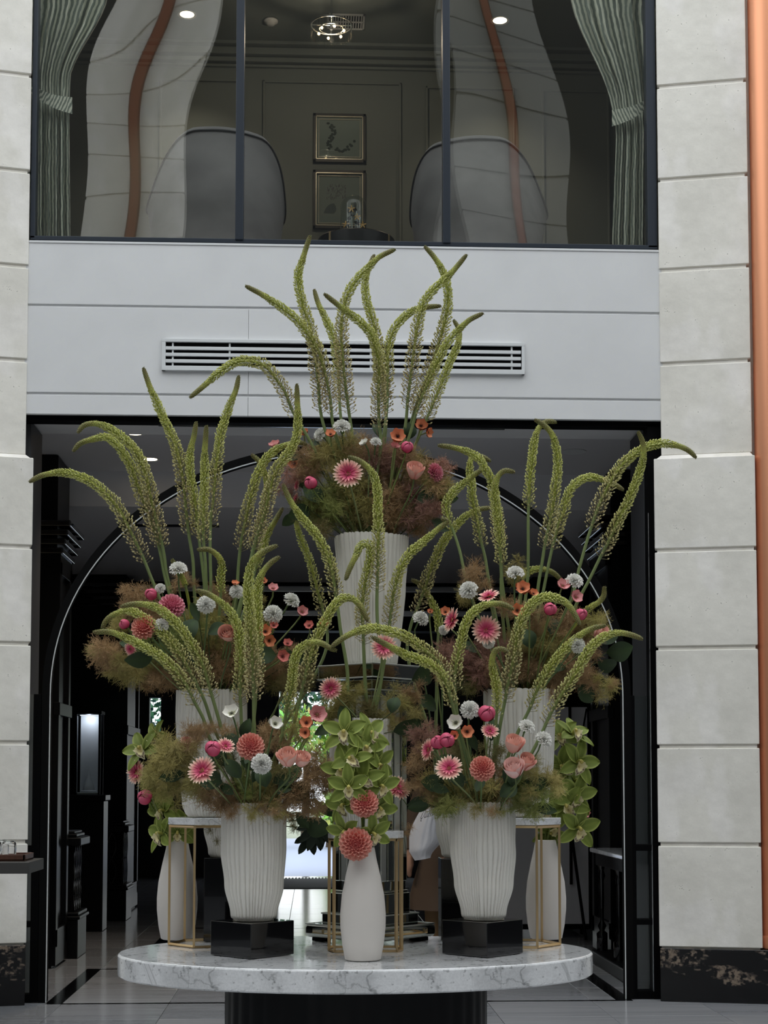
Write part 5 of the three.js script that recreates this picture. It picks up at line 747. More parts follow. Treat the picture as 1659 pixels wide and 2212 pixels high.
fox('B', 'straight foxtail lily with a blunt rounded tip in the rear cluster', '446,918 444,949 442,983 442,1030 440,1084 439,1151 444,1219 446,1276', 0.16, 0.28);
fox('B', 'tall foxtail lily curving upward below the air grille corner', '516,810 510,841 498,871 486,905 476,942 471,979 466,1016 462,1067 456,1118 454,1185 456,1280', -0.02, 0.28);
fox('B', 'foxtail lily bending behind the pink bud toward the top vase foliage', '665,962 648,956 625,959 601,969 581,985 564,1008 551,1042 539,1082 529,1130 520,1177 515,1224 510,1285', -0.05, 0.22);
fox('B', 'dark tipped foxtail lily tucked beneath the arch ring, behind two others', '542,981 559,996 572,1022 578,1049 572,1089 562,1140 545,1200 530,1260', -0.15, 0.2);
fox('B', 'shaded foxtail lily half hidden behind the drooping yellow green stalk', '611,1096 594,1126 576,1157 566,1190 552,1230 540,1280', -0.18, 0.2);
fox('B', 'small foxtail lily hooked over above the white carnations of the rear vase', '425,1188 449,1187 469,1199 479,1219 477,1252 476,1300', 0.2, 0.1);
fox('B', 'small pale foxtail lily sprig standing beside the side on white carnation', '371,1207 380,1225 392,1245 402,1272', 0.22, 0.1);
// ---------------------------------------------------------------- front vase of the bar table side
fox('C', 'foxtail lily reaching out low and almost level toward the lattice pedestals', '200,1366 236,1365 270,1377 305,1394 335,1411 363,1432 387,1459 404,1483 421,1518 439,1552 452,1593', 0.12, 0.2);
fox('C', 'foxtail lily with its tip hanging over between the two coral dahlias', '220,1358 230,1340 250,1326 278,1320 312,1336 345,1362 380,1400 410,1450 440,1510 465,1580', -0.1, 0.2);
fox('C', 'foxtail lily arching over the ribbed rear vase with a smooth olive tip', '260,1311 287,1305 315,1306 342,1315 366,1332 387,1353 404,1377 421,1404 439,1439 449,1473 459,1507 473,1555 485,1597', 0.1, 0.22);
fox('C', 'foxtail lily bending past the round white carnation toward the bar table', '421,1275 445,1281 473,1298 494,1318 507,1339 516,1370 519,1408 519,1452 519,1500 521,1545 523,1593', 0.05, 0.18);
fox('C', 'bright foxtail lily rising thick with a hooked tip beside the ribbed top vase', '600,1178 576,1188 552,1205 540,1229 536,1267 538,1315 542,1370 545,1418 547,1459 548,1504 550,1586', 0.16, 0.16, { rich: 1.25 });
fox('C', 'foxtail lily just behind the hooked one with a straight pale tip', '605,1202 586,1215 568,1236 558,1263 557,1342 555,1425 552,1511 545,1586', 0.0, 0.2);
fox('C', 'foxtail lily bowed over before the mirrored pedestal cap, beaded tip', '728,1406 713,1400 696,1390 676,1387 655,1396 641,1414 634,1442 631,1476 624,1511 614,1562 607,1597', 0.14, 0.18, { rich: 1.3 });
fox('C', 'foxtail lily curling down in front of the top ribbed vase', '795,1344 787,1326 775,1305 757,1292 736,1295 719,1312 706,1336 692,1363 679,1390 662,1450 645,1520 628,1590', 0.0, 0.22, { rich: 1.1 });
// ---------------------------------------------------------------- rear vase of the copper pole side
fox('D', 'foxtail lily with a long tip stretching toward the top vase foliage', '945,962 975,966 1008,975 1035,992 1049,1015 1061,1037 1068,1074 1074,1119 1080,1190 1085,1260', 0.06, 0.2);
fox('D', 'pale foxtail lily standing behind the stretched tip', '1061,997 1038,986 1019,990 1015,1015 1018,1041 1021,1082 1031,1123 1038,1164 1048,1205 1055,1250', -0.1, 0.2);
fox('D', 'thick upright foxtail lily with a stubby tip turned aside', '1113,1020 1090,1017 1076,1029 1069,1059 1072,1097 1078,1142 1081,1186 1083,1235 1083,1284', 0.14, 0.2, { rich: 1.2 });
fox('D', 'sparse pale foxtail lily bowing its tip across the doorway frame', '1203,912 1180,911 1164,925 1154,955 1149,992 1145,1029 1143,1067 1141,1123 1141,1198 1139,1257', 0.0, 0.4);
fox('D', 'foxtail lily with a brown tip touching the doorway lintel', '1154,906 1173,917 1191,936 1201,966 1205,1003 1201,1041 1195,1089 1188,1127 1178,1171 1171,1216 1162,1272', 0.12, 0.22);
fox('D', 'foxtail lily arched low between its two tall neighbours and the far pair', '1348,1059 1326,1046 1304,1037 1277,1031 1255,1037 1236,1052 1225,1074 1218,1104 1206,1134 1195,1175 1184,1224 1173,1280', -0.04, 0.25);
fox('D', 'foxtail lily whose tip droops in front of the stone pillar by the copper pole', '1505,990 1487,973 1461,962 1431,958 1401,964 1371,981 1345,1003 1326,1029 1311,1056 1296,1086 1281,1127 1266,1175 1251,1228 1235,1290', 0.1, 0.3);
fox('D', 'foxtail lily with an upright olive tip crossing the one that droops over the pillar', '1378,931 1388,955 1390,985 1382,1018 1367,1059 1352,1093 1333,1130 1315,1168 1296,1205 1274,1250 1248,1299', 0.16, 0.26);
fox('D', 'short thick foxtail lily curving up beside the bright pink bud', '1305,1266 1304,1287 1292,1302 1274,1313 1255,1335', 0.1, 0.1, { rich: 1.3 });
fox('D', 'foxtail lily leaning out of the rear vase with a long bare lower stem', '1054,1006 1027,1024 1000,1045 977,1066 964,1089 967,1116 980,1150 993,1190 1004,1240 1015,1280', -0.08, 0.42);
fox('D', 'small foxtail lily drooping behind the white carnations of the screen side', '1214,1254 1191,1235 1162,1229 1140,1236 1128,1262', -0.1, 0.1);
// ---------------------------------------------------------------- front vase of the copper pole side
fox('E', 'foxtail lily arched over the large gerbera of the screen side', '1111,1317 1088,1306 1064,1304 1039,1311 1018,1328 1004,1353 996,1388 987,1426 982,1465 983,1500 990,1563', 0.12, 0.2);
fox('E', 'foxtail lily making a full round arch beside the bright pink buds', '1253,1351 1242,1328 1228,1307 1207,1294 1179,1290 1155,1300 1137,1321 1123,1353 1114,1388 1109,1426 1100,1465 1092,1507 1081,1563 1074,1605', 0.18, 0.2, { rich: 1.15 });
fox('E', 'short foxtail lily hooked over tightly at the base of the round arch', '1099,1409 1085,1402 1071,1405 1063,1426 1066,1454 1073,1486 1074,1521 1071,1570', 0.18, 0.12);
fox('E', 'foxtail lily slanting to a straight tip under the curving short one', '1310,1351 1284,1356 1260,1367 1235,1388 1211,1412 1190,1440 1172,1468 1158,1496 1144,1531 1115,1590', 0.04, 0.18);
fox('E', 'foxtail lily stretching farthest out across the dark arch leg, smooth tip', '1389,1381 1365,1372 1337,1367 1309,1374 1284,1391 1263,1419 1246,1451 1225,1482 1204,1514 1186,1549 1172,1580 1140,1640', 0.12, 0.2);
fox('E', 'foxtail lily laid across the gerbera in the middle, dark beaded tip', '802,1376 817,1383 836,1393 856,1404 878,1415 904,1424 925,1433 946,1448 960,1468 971,1500 981,1535 992,1575', 0.3, 0.16, { rich: 1.1 });
fox('E', 'foxtail lily bowing across the top vase above the covered gerbera', '715,1398 730,1386 752,1372 774,1363 795,1358 821,1359 849,1366 878,1376 899,1391 921,1408 947,1430 962,1460 972,1500 985,1560', 0.12, 0.18, { rich: 1.1 });
// ---------------------------------------------------------------- the middle arrangement
fox('F', 'foxtail lily slanting up beside the top ribbed vase, yellow green tip', '611,1045 622,1072 638,1099 655,1123 676,1147 692,1170 706,1197 716,1228 723,1268 730,1315 736,1363 750,1447 756,1530', 0.06, 0.44);
fox('F', 'tall foxtail lily standing right in front of the top ribbed vase', '751,986 777,996 797,1012 810,1035 816,1066 816,1103 817,1137 817,1177 816,1234 814,1302 816,1353 826,1430 815,1515', 0.1, 0.42);
fox('F', 'foxtail lily leaning out from the middle toward the bag side', '952,1121 966,1125 946,1143 915,1170 881,1201 863,1234 851,1278 841,1353 830,1430 812,1510', 0.08, 0.34);
fox('F', 'foxtail lily hooked down in front of the ribs of the top vase', '746,1254 753,1234 767,1204 782,1178 797,1178 800,1197 794,1234 787,1268 782,1312 784,1353 787,1437 793,1530', 0.1, 0.3, { tone: 1 });
// ---------------------------------------------------------------- shaded ones at the back
fox('K', 'dark seed stage foxtail lily at the back, beside the top ribbed vase', '632,1090 640,1130 652,1170 669,1211 686,1278 699,1325 705,1400', -0.1, 0.1, { rich: 0.6 });
fox('L', 'shaded foxtail lily behind the top vase leaning to the screen side', '1064,1096 1027,1103 1000,1120 979,1143 956,1174 942,1204 929,1234 919,1268 905,1305 888,1349 880,1410', -0.05, 0.2);
fox('L', 'small pale foxtail lily bent over between top vase and carnation', '888,1252 908,1262 924,1285 938,1312 948,1345 946,1385', 0.0, 0.08);
// ---------------------------------------------------------------- flowers, each in its place
const zIn = (k, x, y, add = 0) => { const a = ARR[k], m = MPP(a.foot.z), dx = (x - a.c[0]) * m, dy = (y - a.c[1]) * m, R = a.R * m; return a.foot.z + 0.75 * sqrt(max(0, R * R - dx * dx - dy * dy)) + add; };
const put = (k, kind, x, y, r, fx, fy, label, add = 0.03, o = {}) => flower(kind, x, y, r, fx, fy, zIn(k, x, y, add), ARR[k].foot.clone().add(V3(rr(-0.05, 0.05), rr(-0.04, 0), rr(0, 0.06))), label, o);
// top vase
put('A', 'gerbera', 752, 1023, 34, -0.12, 0.1, 'pink cream gerbera facing forward in the top vase', 0.05);
put('A', 'rose', 896, 1019, 22, 0.1, 0.7, 'peach rose high on the copper pole side of the top vase', 0.04);
put('A', 'peony', 671, 1043, 14, -0.3, 0.35, 'dark pink peony bud low in the top vase on the bar table side', 0.05);
put('A', 'peony', 880, 966, 13, 0.2, 0.5, 'dusky peony bud above the peach rose of the top vase', 0.05);
put('A', 'carnation', 738, 922, 21, -0.1, 0.75, 'white carnation side on, topmost on the top vase', 0.0);
put('A', 'carnation', 692, 939, 17, -0.65, 0.4, 'white carnation turned aside behind the topmost carnation', -0.03);
put('A', 'carnation', 812, 955, 14, 0.1, 0.8, 'small white carnation half sunk in the top vase smoke bush', -0.06);
put('A', 'white', 788, 958, 11, -0.5, 0.6, 'tiny white flower beside the sunk carnation of the top vase', -0.06);
put('A', 'orange', 656, 937, 12, -0.2, 0.6, 'orange ranunculus by the upright dark tipped lily', -0.02);
put('A', 'orange', 714, 939, 12, -0.1, 0.5, 'orange ranunculus between the two white carnations of the top vase', 0.02);
put('A', 'orange', 859, 943, 17, 0.05, 0.15, 'orange ranunculus showing its black eye, top vase', 0.0);
put('A', 'orange', 909, 921, 15, 0.15, 0.3, 'highest orange ranunculus of the top vase, under the leaning stems', -0.05);
put('A', 'orange', 923, 934, 12, 0.75, -0.2, 'orange ranunculus turned away just under the highest one', -0.06);
put('A', 'orange', 637, 1002, 14, -0.45, 0.1, 'orange ranunculus hanging far out of the top vase', 0.0);
put('A', 'pinkr', 594, 963, 13, -0.3, 0.75, 'pink ranunculus bud nodding beside the bent lily tip', 0.0);
put('A', 'pinkr', 853, 966, 11, 0.2, 0.7, 'pale pink bud behind the dusky peony of the top vase', -0.02);
put('A', 'pinkdahlia', 942, 1020, 21, 0.75, 0.15, 'pink dahlia seen from the side, outermost on the top vase', 0.0);
for (const [x, y, l] of [[643, 1048, 'upper pink gerbera seen edge on behind the dark peony bud'], [641, 1078, 'lower pink gerbera seen edge on behind the dark peony bud']]) put('A', 'gerbera', x, y, 15, -0.93, 0.1, l, 0.0);
// rear vase, bar table side
put('B', 'carnation', 385, 1229, 21, 0.0, 0.82, 'white carnation seen from the side under the foxtail stems', 0.0);
put('B', 'carnation', 346, 1271, 13, -0.2, 0.5, 'small white carnation behind the pink peony bud', -0.04);
put('B', 'carnation', 445, 1306, 22, 0.0, 0.3, 'round white carnation in the middle of the rear vase', 0.08);
put('B', 'carnation', 349, 1350, 17, 0.3, 0.6, 'white carnation tucked beneath the pink dahlia', 0.05);
put('B', 'carnation', 590, 1327, 22, 0.15, 0.1, 'full face white carnation nearest the mirrored pedestal', 0.02);
put('B', 'carnation', 630, 1297, 20, 0.55, 0.6, 'white carnation tilted up above the full face one', -0.03);
put('B', 'carnation', 511, 1278, 17, 0.0, 0.4, 'white carnation half hidden behind the tall stem', -0.03);
put('B', 'orange', 508, 1262, 9, 0.1, 0.8, 'tiny coral bud on top of the half hidden carnation', -0.01);
put('B', 'pinkdahlia', 371, 1308, 28, 0.15, 0.45, 'pink ball dahlia high in the rear vase', 0.06);
put('B', 'dahlia', 309, 1354, 28, -0.4, 0.2, 'coral ball dahlia beside the level foxtail tip', 0.08);
put('B', 'peony', 326, 1283, 13, -0.25, 0.45, 'bright pink peony bud before the small carnation', 0.0);
put('B', 'peony', 268, 1348, 11, -0.5, 0.4, 'small pink peony bud outermost in the rear vase', 0.0);
put('B', 'rose', 493, 1371, 21, -0.1, 0.5, 'peach rose half hidden by the foxtail stalks', 0.1);
put('B', 'orange', 573, 1365, 15, 0.0, 0.25, 'orange ranunculus under the full face carnation', 0.05);
put('B', 'orange', 581, 1384, 14, 0.3, -0.1, 'orange ranunculus lowest of the pair under the carnation', 0.06);
put('B', 'coral', 591, 1352, 10, 0.2, 0.5, 'small coral bud right under the full face carnation', 0.02);
put('B', 'pinkr', 652, 1322, 13, 0.3, 0.3, 'peach pink ranunculus by the tilted carnation', 0.0);
put('B', 'pinkr', 590, 1272, 12, 0.1, 0.6, 'round pink bud above the full face carnation', -0.03);
put('B', 'orange', 570, 1256, 8, 0.1, 0.4, 'tiny peach flower peeping behind the straight lily tip', -0.05);
put('B', 'coral', 610, 1418, 14, 0.35, 0.1, 'coral ranunculus hanging before the far doorway', 0.04);
put('B', 'coral', 621, 1391, 11, 0.2, 0.5, 'coral ranunculus bud above the hanging one', 0.0);
put('B', 'gerbera', 283, 1402, 17, -0.55, -0.3, 'dim peach gerbera sunk in the smoke bush near the level stalk', -0.02);
put('K', 'orange', 701, 1347, 12, 0.1, 0.3, 'shaded orange ranunculus at the back near the top vase', 0.0);
put('K', 'coral', 668, 1352, 11, -0.1, 0.4, 'shaded coral flower at the back above the pedestal cap', 0.0);
// front vase, bar table side
put('C', 'peony', 460, 1616, 17, 0.0, 0.35, 'hot pink round peony bud of the front vase', 0.06);
put('C', 'gerbera', 437, 1665, 33, -0.35, 0.35, 'pink cream gerbera facing up and outward, front vase', 0.09);
put('C', 'gerbera', 487, 1612, 21, 0.3, 0.55, 'small pink gerbera behind the hot pink bud', 0.02);
put('C', 'gerbera', 403, 1600, 15, 0.1, 0.75, 'small salmon gerbera deep beside the rear vase ribs', -0.03);
put('C', 'gerbera', 383, 1634, 16, -0.85, 0.1, 'pale gerbera seen edge on beside the rear ribbed vase', -0.03);
put('C', 'dahlia', 541, 1612, 29, 0.0, 0.15, 'coral dahlia full face in the middle of the front vase', 0.08);
put('C', 'carnation', 565, 1650, 24, 0.1, 0.05, 'cream carnation under the coral dahlia', 0.1);
put('C', 'white', 501, 1542, 19, -0.3, 0.6, 'open white flower above the pink buds', -0.03);
put('C', 'white', 594, 1564, 16, 0.3, 0.3, 'open white flower with a dark eye beside the tall stalks', -0.02);
put('C', 'coralrose', 620, 1638, 24, -0.15, 0.78, 'larger coral rose of the two on the front vase', 0.08);
put('C', 'coralrose', 651, 1641, 20, 0.3, 0.75, 'smaller coral rose behind the larger one', 0.04);
put('C', 'pinkr', 684, 1544, 20, 0.35, 0.2, 'pink ranunculus highest of the drooping trio near the orchids', 0.0);
put('C', 'orange', 662, 1562, 15, -0.1, 0.2, 'peach ranunculus in the middle of the drooping trio', 0.02);
put('C', 'orange', 660, 1583, 13, -0.2, 0.0, 'orange ranunculus lowest of the drooping trio', 0.03);
// rear vase, copper pole side
put('D', 'carnation', 1012, 1275, 23, -0.3, 0.5, 'white carnation standing out toward the top vase', 0.02);
put('D', 'carnation', 1113, 1238, 21, 0.0, 0.85, 'white carnation flat side on beneath the thick lily', 0.0);
put('D', 'carnation', 1241, 1255, 21, 0.15, 0.75, 'white carnation side on below the crossing lilies', 0.02);
put('L', 'carnation', 909, 1336, 19, 0.35, 0.5, 'white carnation beside the top vase, tilted away', 0.05);
put('D', 'carnation', 1246, 1393, 20, 0.2, 0.1, 'white carnation half covered by a slanting lily', 0.1);
put('D', 'carnation', 1055, 1388, 15, -0.2, -0.4, 'white carnation peeping under the large gerbera', 0.08);
put('L', 'carnation', 958, 1361, 12, 0.1, 0.2, 'small white carnation in the shade of the coral gerbera', 0.0);
put('D', 'gerbera', 1050, 1361, 33, -0.05, 0.05, 'large pink gerbera full face under the arched lily', 0.14);
put('D', 'gerbera', 978, 1340, 29, -0.86, 0.25, 'pink gerbera seen edge on nearest the top vase', 0.02);
put('D', 'gerbera', 1056, 1289, 25, -0.3, 0.8, 'peach pink gerbera seen from below the white carnation', 0.04);
put('D', 'orange', 1129, 1273, 17, 0.0, 0.35, 'orange ranunculus cup under the flat carnation', 0.05);
put('D', 'orange', 1152, 1283, 11, 0.2, 0.5, 'orange ranunculus bud beside the cup', 0.05);
put('D', 'orange', 1117, 1319, 15, 0.1, 0.1, 'orange ranunculus with dark eye beside the arched tip', 0.08);
put('D', 'orange', 962, 1323, 12, 0.0, 0.4, 'orange ranunculus behind the edge on gerbera', -0.03);
put('L', 'orange', 929, 1322, 7, 0.0, 0.5, 'tiny orange bud on its own near the small pale lily', 0.0);
put('D', 'pinkr', 1215, 1266, 15, 0.2, 0.5, 'pink ranunculus facing up beside the side on carnation', 0.0);
put('D', 'pinkr', 1243, 1290, 15, 0.35, 0.2, 'pink ranunculus under the side on carnation', 0.0);
put('D', 'peony', 1189, 1316, 14, 0.1, 0.45, 'red pink peony bud inside the round lily arch', 0.06);
put('D', 'peony', 1256, 1327, 13, 0.3, 0.3, 'bright pink peony bud outside the round lily arch', 0.06);
put('D', 'rose', 1296, 1368, 19, 0.4, 0.4, 'pale coral rose under the outermost slanting lily', 0.04);
// front vase, copper pole side
put('E', 'carnation', 1015, 1533, 23, 0.0, 0.45, 'large white carnation above the pink peonies', 0.03);
put('E', 'white', 985, 1562, 18, -0.3, 0.3, 'white open flower under the large carnation', 0.04);
put('E', 'carnation', 1138, 1570, 20, 0.3, 0.75, 'white carnation tilted away beside the rear ribbed vase', 0.02);
put('E', 'carnation', 1174, 1597, 21, 0.3, 0.65, 'white carnation nearest the green orchids of the screen side', 0.04);
put('E', 'gerbera', 970, 1660, 31, -0.2, 0.45, 'pink cream gerbera facing up, front vase by the bag', 0.08);
put('E', 'gerbera', 926, 1620, 26, -0.9, 0.15, 'pink gerbera seen edge on over the white bag', 0.04);
put('E', 'gerbera', 1058, 1580, 21, 0.1, 0.6, 'pink gerbera behind the foxtail stems of the front vase', 0.0);
put('E', 'peony', 1052, 1541, 18, 0.1, 0.4, 'half open pink and peach peony beside the large carnation', 0.03);
put('E', 'peony', 945, 1603, 15, -0.3, 0.5, 'hot pink peony bud next to the edge on gerbera', 0.06);
put('E', 'peony', 966, 1599, 16, 0.1, 0.3, 'hot pink peony bud, inner one of the pair', 0.07);
put('E', 'orange', 1009, 1581, 15, 0.0, 0.1, 'orange ranunculus with black eye over the gerbera', 0.07);
put('E', 'orange', 983, 1590, 12, -0.5, 0.2, 'orange ranunculus turned aside next to the black eyed one', 0.05);
put('E', 'dahlia', 1042, 1660, 27, -0.05, 0.1, 'coral dahlia low in the middle of the front vase by the bag', 0.1);
put('E', 'coralrose', 1110, 1609, 23, 0.1, 0.8, 'dusty coral rose above the two pale ones', 0.05);
put('E', 'palerose', 1110, 1662, 25, -0.2, 0.72, 'pale pink rose lowest of three', 0.1);
put('E', 'rose', 1135, 1648, 22, 0.2, 0.72, 'peach pink rose behind the pale one', 0.06);
// middle arrangement, orchid vases
put('F', 'gerbera', 715, 1488, 27, -0.3, 0.1, 'pink gerbera alone before the mirrored pedestal cap', 0.05);
put('F', 'gerbera', 829, 1398, 30, 0.0, 0.1, 'pink gerbera behind the lying foxtail tip, at the top vase foot', 0.06);
put('F', 'gerbera', 858, 1703, 30, 0.4, 0.5, 'pale pink gerbera beside the middle orchids, facing up', 0.12);
flower('dahlia', 787, 1735, 30, -0.05, 0.12, vH.z + 0.1, vH.clone().add(V3(0, 0.4, 0)), 'coral dahlia full face among the middle orchids');
flower('dahlia', 768, 1824, 35, -0.1, -0.12, vH.z + 0.1, vH.clone().add(V3(0.005, 0.38, 0)), 'large coral dahlia resting on the lip of the middle bottle vase');
flower('gerbera', 296, 1668, 27, -0.62, 0.1, vG.z + 0.05, vG.clone().add(V3(0, 0.38, 0)), 'pink cream gerbera outermost beside the bar table side orchids');
flower('peony', 312, 1722, 16, -0.35, 0.3, vG.z + 0.04, vG.clone().add(V3(0.01, 0.36, 0)), 'dark pink peony bud low by the bar table side orchids');
flower('pinkr', 1262, 1755, 12, 0.5, 0.1, vI.z - 0.02, vI.clone().add(V3(0, 0.36, 0)), 'pink flower showing behind the screen side orchids');
// ---------------------------------------------------------------- orchids
orchid('green orchid spike covered in blooms in the middle bottle vase', [['786,1846 783,1770 776,1690 770,1620 765,1575', vH.z], ['790,1846 800,1760 805,1690 800,1620 792,1585', vH.z - 0.02]],
  '745,1583,52,-0.2,0.25,0 795,1588,50,0.45,0.45,0.3,-0.03 786,1616,52,0.35,0.2,-0.2 762,1641,50,-0.5,0.3,0.8,0.02 812,1650,48,0.6,-0.1,0.2,-0.02 741,1662,50,-0.4,0.0,0.2 783,1683,52,-0.3,0.1,1.0,0.03 754,1700,50,-0.1,0.0,0.05,0.05 820,1698,48,0.5,0.0,-0.2 745,1738,46,-0.6,-0.1,0.3,-0.02 815,1745,48,0.55,-0.1,-0.4,-0.02 747,1795,44,-0.5,-0.2,0.3,0 802,1800,48,0.5,-0.1,0.2,0', vH.z + 0.05);
orchid('green orchid spike with side facing blooms in the rear bottle vase, bar table side', [['384,1808 372,1750 355,1690 345,1640 340,1600', vG.z], ['378,1808 350,1765 332,1735 318,1728', vG.z + 0.02]],
  '338,1596,44,-0.75,0.35,0.6,-0.02 310,1622,52,-0.55,0.5,0.5,0 352,1706,50,-0.4,-0.1,2.6,-0.04 356,1752,46,-0.7,0.1,0.3,-0.02 352,1802,48,-0.8,0.2,0.2,0.02 384,1796,40,0.0,-0.25,0.0,0.03 398,1780,44,0.6,0.1,-0.4,-0.03', vG.z + 0.03);
orchid('green orchid spike with pointed blooms in the rear bottle vase, screen side', [['1182,1818 1195,1760 1205,1690 1212,1630 1216,1590', vI.z], ['1178,1818 1182,1770 1200,1745 1240,1780', vI.z - 0.02]],
  '1211,1594,48,-0.3,0.5,0.3,-0.03 1236,1588,50,0.4,0.75,0.0,0 1246,1647,54,0.45,0.15,-0.3,0.02 1214,1656,50,-0.2,0.1,0.9,0.0 1240,1690,44,0.6,0.5,0.3,-0.02 1241,1718,52,0.35,0.0,-0.3,0.02 1222,1740,52,-0.1,0.0,0.5,0.03 1182,1746,46,-0.5,-0.1,0.4,-0.02 1246,1788,54,0.35,-0.1,-0.2,0.02 1190,1795,44,-0.2,-0.4,2.2,-0.04', vI.z + 0.02);
// ---------------------------------------------------------------- smoke bush
smokeBush('brown and mauve smoke bush billowing out of the top vase', '640,1030,38,m 668,1000,44,b 700,1000,46,o 742,972,46,o 790,975,44,b 830,985,48,m 870,995,44,b 905,1010,42,o 925,1040,48,b 945,1060,38,o 760,1060,52,o 720,1075,46,g 690,1095,44,g 660,1105,36,d 820,1055,46,b 860,1080,50,b 890,1095,48,m 930,1105,42,m 780,1110,46,o 830,1115,48,b 740,1120,40,g 700,1125,36,d 870,1125,42,b 905,1130,36,b 960,1000,28,m 620,1060,26,m', ARR.A.foot.z + 0.03, 0.1);
smokeBush('olive and brown smoke bush spreading from the rear vase, bar table side', '300,1300,42,b 275,1290,28,b 255,1345,30,o 240,1415,44,b 215,1410,28,o 285,1435,44,o 260,1445,34,y 330,1400,42,g 340,1335,34,b 350,1450,42,b 390,1445,42,b 330,1470,30,b 430,1330,46,o 400,1265,32,b 470,1290,34,b 500,1420,46,b 440,1425,50,b 540,1440,44,b 550,1360,38,o 590,1440,40,b 390,1375,44,g 420,1380,40,g 475,1370,40,o 610,1470,38,d 470,1450,40,b 560,1300,24,o 630,1400,26,b', ARR.B.foot.z + 0.04, 0.1);
smokeBush('olive brown smoke bush around the front vase, bar table side', '365,1625,48,o 350,1680,44,o 375,1710,36,o 400,1640,46,y 420,1600,38,b 440,1575,30,b 425,1690,46,o 470,1715,44,b 510,1725,44,b 560,1725,46,o 610,1725,44,b 520,1600,32,b 590,1600,38,b 640,1710,50,b 680,1650,40,b 695,1690,44,b 660,1735,38,b 600,1680,40,d 640,1570,34,o 540,1690,40,g 480,1660,36,d 700,1730,26,b 490,1575,28,b 500,1748,26,b,0.06 540,1755,24,o,0.06 575,1752,26,b,0.06 610,1750,24,o,0.05 520,1690,30,d 570,1700,30,g', ARR.C.foot.z + 0.05, 0.1);
smokeBush('mauve and brown smoke bush spreading from the rear vase, copper pole side', '1030,1248,36,b 1010,1290,30,o 1110,1232,30,o 1100,1320,34,b 990,1415,42,m 965,1440,34,b 1035,1440,50,m 1075,1405,42,m 1090,1450,44,b 1140,1430,50,b 1180,1385,44,o 1165,1330,36,b 1225,1345,40,b 1270,1345,36,o 1300,1345,26,y 1285,1395,36,b 1260,1460,42,b 1300,1480,34,o 1215,1450,44,b 1170,1470,46,b 1060,1375,32,m 1130,1370,42,o 1090,1480,36,d 1015,1480,34,d 1320,1470,20,b 1210,1400,42,o', ARR.D.foot.z + 0.04, 0.1);
smokeBush('olive green smoke bush around the front vase beside the bag', '950,1690,44,o 965,1725,42,g 1010,1720,44,o 1060,1725,46,o 1110,1710,44,g 1145,1725,44,g 1180,1695,36,y 1200,1700,26,y 1010,1660,32,o 1080,1690,40,b 905,1640,36,b 895,1690,32,b 930,1580,32,m 900,1600,30,m 1060,1630,34,d 1135,1690,40,o 925,1710,36,b 980,1620,30,d 1150,1660,30,o 985,1748,26,g,0.06 1020,1752,24,o,0.06 1060,1752,26,b,0.06 1100,1748,26,g,0.05 1130,1742,24,o,0.05', ARR.E.foot.z + 0.05, 0.09);
smokeBush('grey olive smoke bush at the feet of the middle stems', '720,1540,40,o 745,1510,36,o 770,1485,26,o 790,1550,38,d 830,1560,36,o 865,1510,36,o 895,1488,30,b 850,1560,30,b 735,1560,34,d 905,1530,28,o', ARR.F.foot.z, 0.06);
smokeBush('thin shaded smoke bush hanging at the back toward the doorway', '650,1470,34,d 640,1430,26,b 630,1520,26,o 640,1770,26,d 670,1790,22,d 885,1800,18,b 880,1580,26,d 900,1560,30,d 660,1600,24,o 450,1800,24,d 472,1822,18,d', 3.62, 0.08);
// ---------------------------------------------------------------- green leaves
leaves('dark green leaves low in the top vase', ARR.A.foot, '700,1085,60,-50,3.72,0 670,1100,50,-110,3.7,2 900,1085,60,60,3.72,0 930,1120,60,110,3.7,1 950,1080,46,80,3.68,1 690,1060,46,-70,3.68,1 880,950,40,10,3.64,2 820,945,36,-20,3.62,0 690,960,36,-60,3.66,1 655,985,34,-100,3.66,2 640,1110,40,-130,3.66,0');
leaves('dark green leaves in the rear vase, bar table side', ARR.B.foot, '330,1420,60,-100,3.9,0 300,1390,50,-80,3.9,1 400,1390,60,20,3.95,2 450,1370,50,60,3.98,0 420,1410,50,-140,3.98,1 540,1420,60,80,3.9,2 600,1410,50,110,3.86,0 430,1340,44,-30,3.95,1 640,1420,40,100,3.8,2 380,1330,40,-50,3.95,2');
leaves('dark green leaves in the front vase, bar table side', ARR.C.foot, '490,1655,62,-30,4.3,0 530,1650,50,20,4.32,1 480,1690,56,-80,4.3,2 590,1690,60,70,4.28,0 620,1700,56,110,4.27,2 660,1770,60,120,4.1,2 690,1750,56,80,4.0,0 400,1670,56,-100,4.26,1 500,1620,46,-10,4.28,2 520,1590,42,30,4.26,0 640,1755,50,140,4.2,1 470,1640,40,-40,4.3,1 700,1790,50,130,3.95,2 520,1680,52,-40,4.34,0 545,1690,50,30,4.34,1 575,1700,48,-20,4.33,2 600,1715,46,50,4.3,0 505,1715,44,-60,4.33,1 470,1700,44,-30,4.3,2 630,1690,46,20,4.26,0 560,1660,44,-70,4.3,1');
leaves('dark green leaves in the rear vase, copper pole side', ARR.D.foot, '1010,1430,50,-80,3.88,0 1030,1410,44,-40,3.92,1 1190,1370,50,20,3.92,0 1230,1420,50,70,3.9,1 1310,1410,60,80,3.84,2 1290,1430,60,100,3.86,0 1270,1460,56,120,3.86,1 1150,1400,46,-20,3.96,2 1300,1390,46,60,3.82,1 1250,1480,50,140,3.88,2 1180,1440,44,90,3.95,0 1020,1470,40,-120,3.9,1');
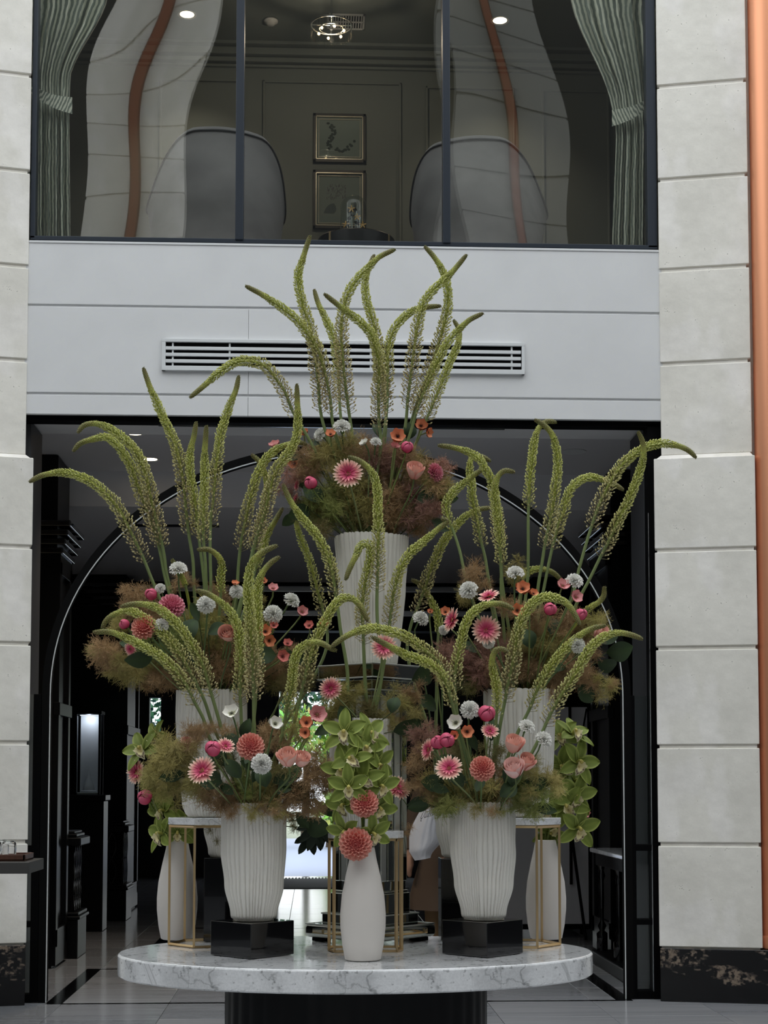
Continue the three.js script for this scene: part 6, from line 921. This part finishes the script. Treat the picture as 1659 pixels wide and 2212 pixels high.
leaves('dark green leaves in the front vase beside the bag', ARR.E.foot, '1010,1690,56,-60,4.3,1 1090,1690,56,40,4.3,2 1130,1690,60,90,4.25,0 1150,1740,56,100,4.22,1 1060,1600,50,10,4.22,0 1030,1620,44,-30,4.26,1 960,1690,50,-90,4.26,2 930,1740,50,-100,4.2,1 985,1660,44,-50,4.28,2 1160,1700,40,70,4.2,1 1000,1700,48,-30,4.32,0 1030,1710,46,20,4.34,1 1080,1720,46,60,4.32,2 1110,1700,44,-20,4.3,0 970,1710,46,-70,4.28,1');
leaves('dark leaves at the middle, behind the orchids', ARR.F.foot, '850,1580,56,70,4.1,0 880,1560,50,100,4.05,1 760,1560,44,-40,4.12,2 720,1575,44,-100,4.1,0 880,1740,70,80,3.9,1 890,1470,60,60,3.85,2 900,1510,60,110,3.85,0 845,1540,40,20,4.12,2');
{ // dark deeply lobed leaf hanging before the bright doorway
  const z = 3.95, t = thing('lobed_leaf_sprig', 'dark deeply lobed leaf hanging before the bright doorway', 'foliage', P(655, 1760, z)), o = t.position, lobe = (a, l, w) => grid(4, 8, (u, v) => { const s = (u - 0.5) * 2, k = w * (0.35 + 0.65 * sin(PI * clamp(0.05 + 0.9 * pow(v, 1.6), 0, 1))) * sqrt(max(0.02, 1 - pow(v, 8))); return V3(sin(a) * v * l + cos(a) * s * k, cos(a) * v * l - sin(a) * s * k, 0.006 * s * s + 0.02 * v * v); }, () => hex('#1c2a1c'));
  for (const [px, py, list] of [[690, 1775, [[-1.9, 0.1, 0.016], [-2.35, 0.12, 0.018], [-2.75, 0.13, 0.02], [3.1, 0.12, 0.02], [2.7, 0.1, 0.016], [-1.4, 0.07, 0.012]]], [672, 1800, [[-2.1, 0.08, 0.014], [-2.6, 0.1, 0.016], [3.0, 0.09, 0.016], [2.5, 0.08, 0.013]]], [705, 1785, [[2.2, 0.07, 0.013], [2.8, 0.09, 0.014], [-2.9, 0.08, 0.014]]]]) { const m = obj('leaf', join(...list.map(([a, l, w]) => lobe(a, l, w))), M.leaf, t); m.position.copy(P(px, py, z).sub(o)); }
  obj('twig', sweep(spline([P(700, 1785, z).sub(o), P(690, 1760, z).sub(o), P(640, 1725, z + 0.1).sub(o), ARR.C.foot.clone().sub(o)]), 16, 6, () => 0.003), stemMat('#4d5a30'), t);
}
renderer.render(scene, camera);
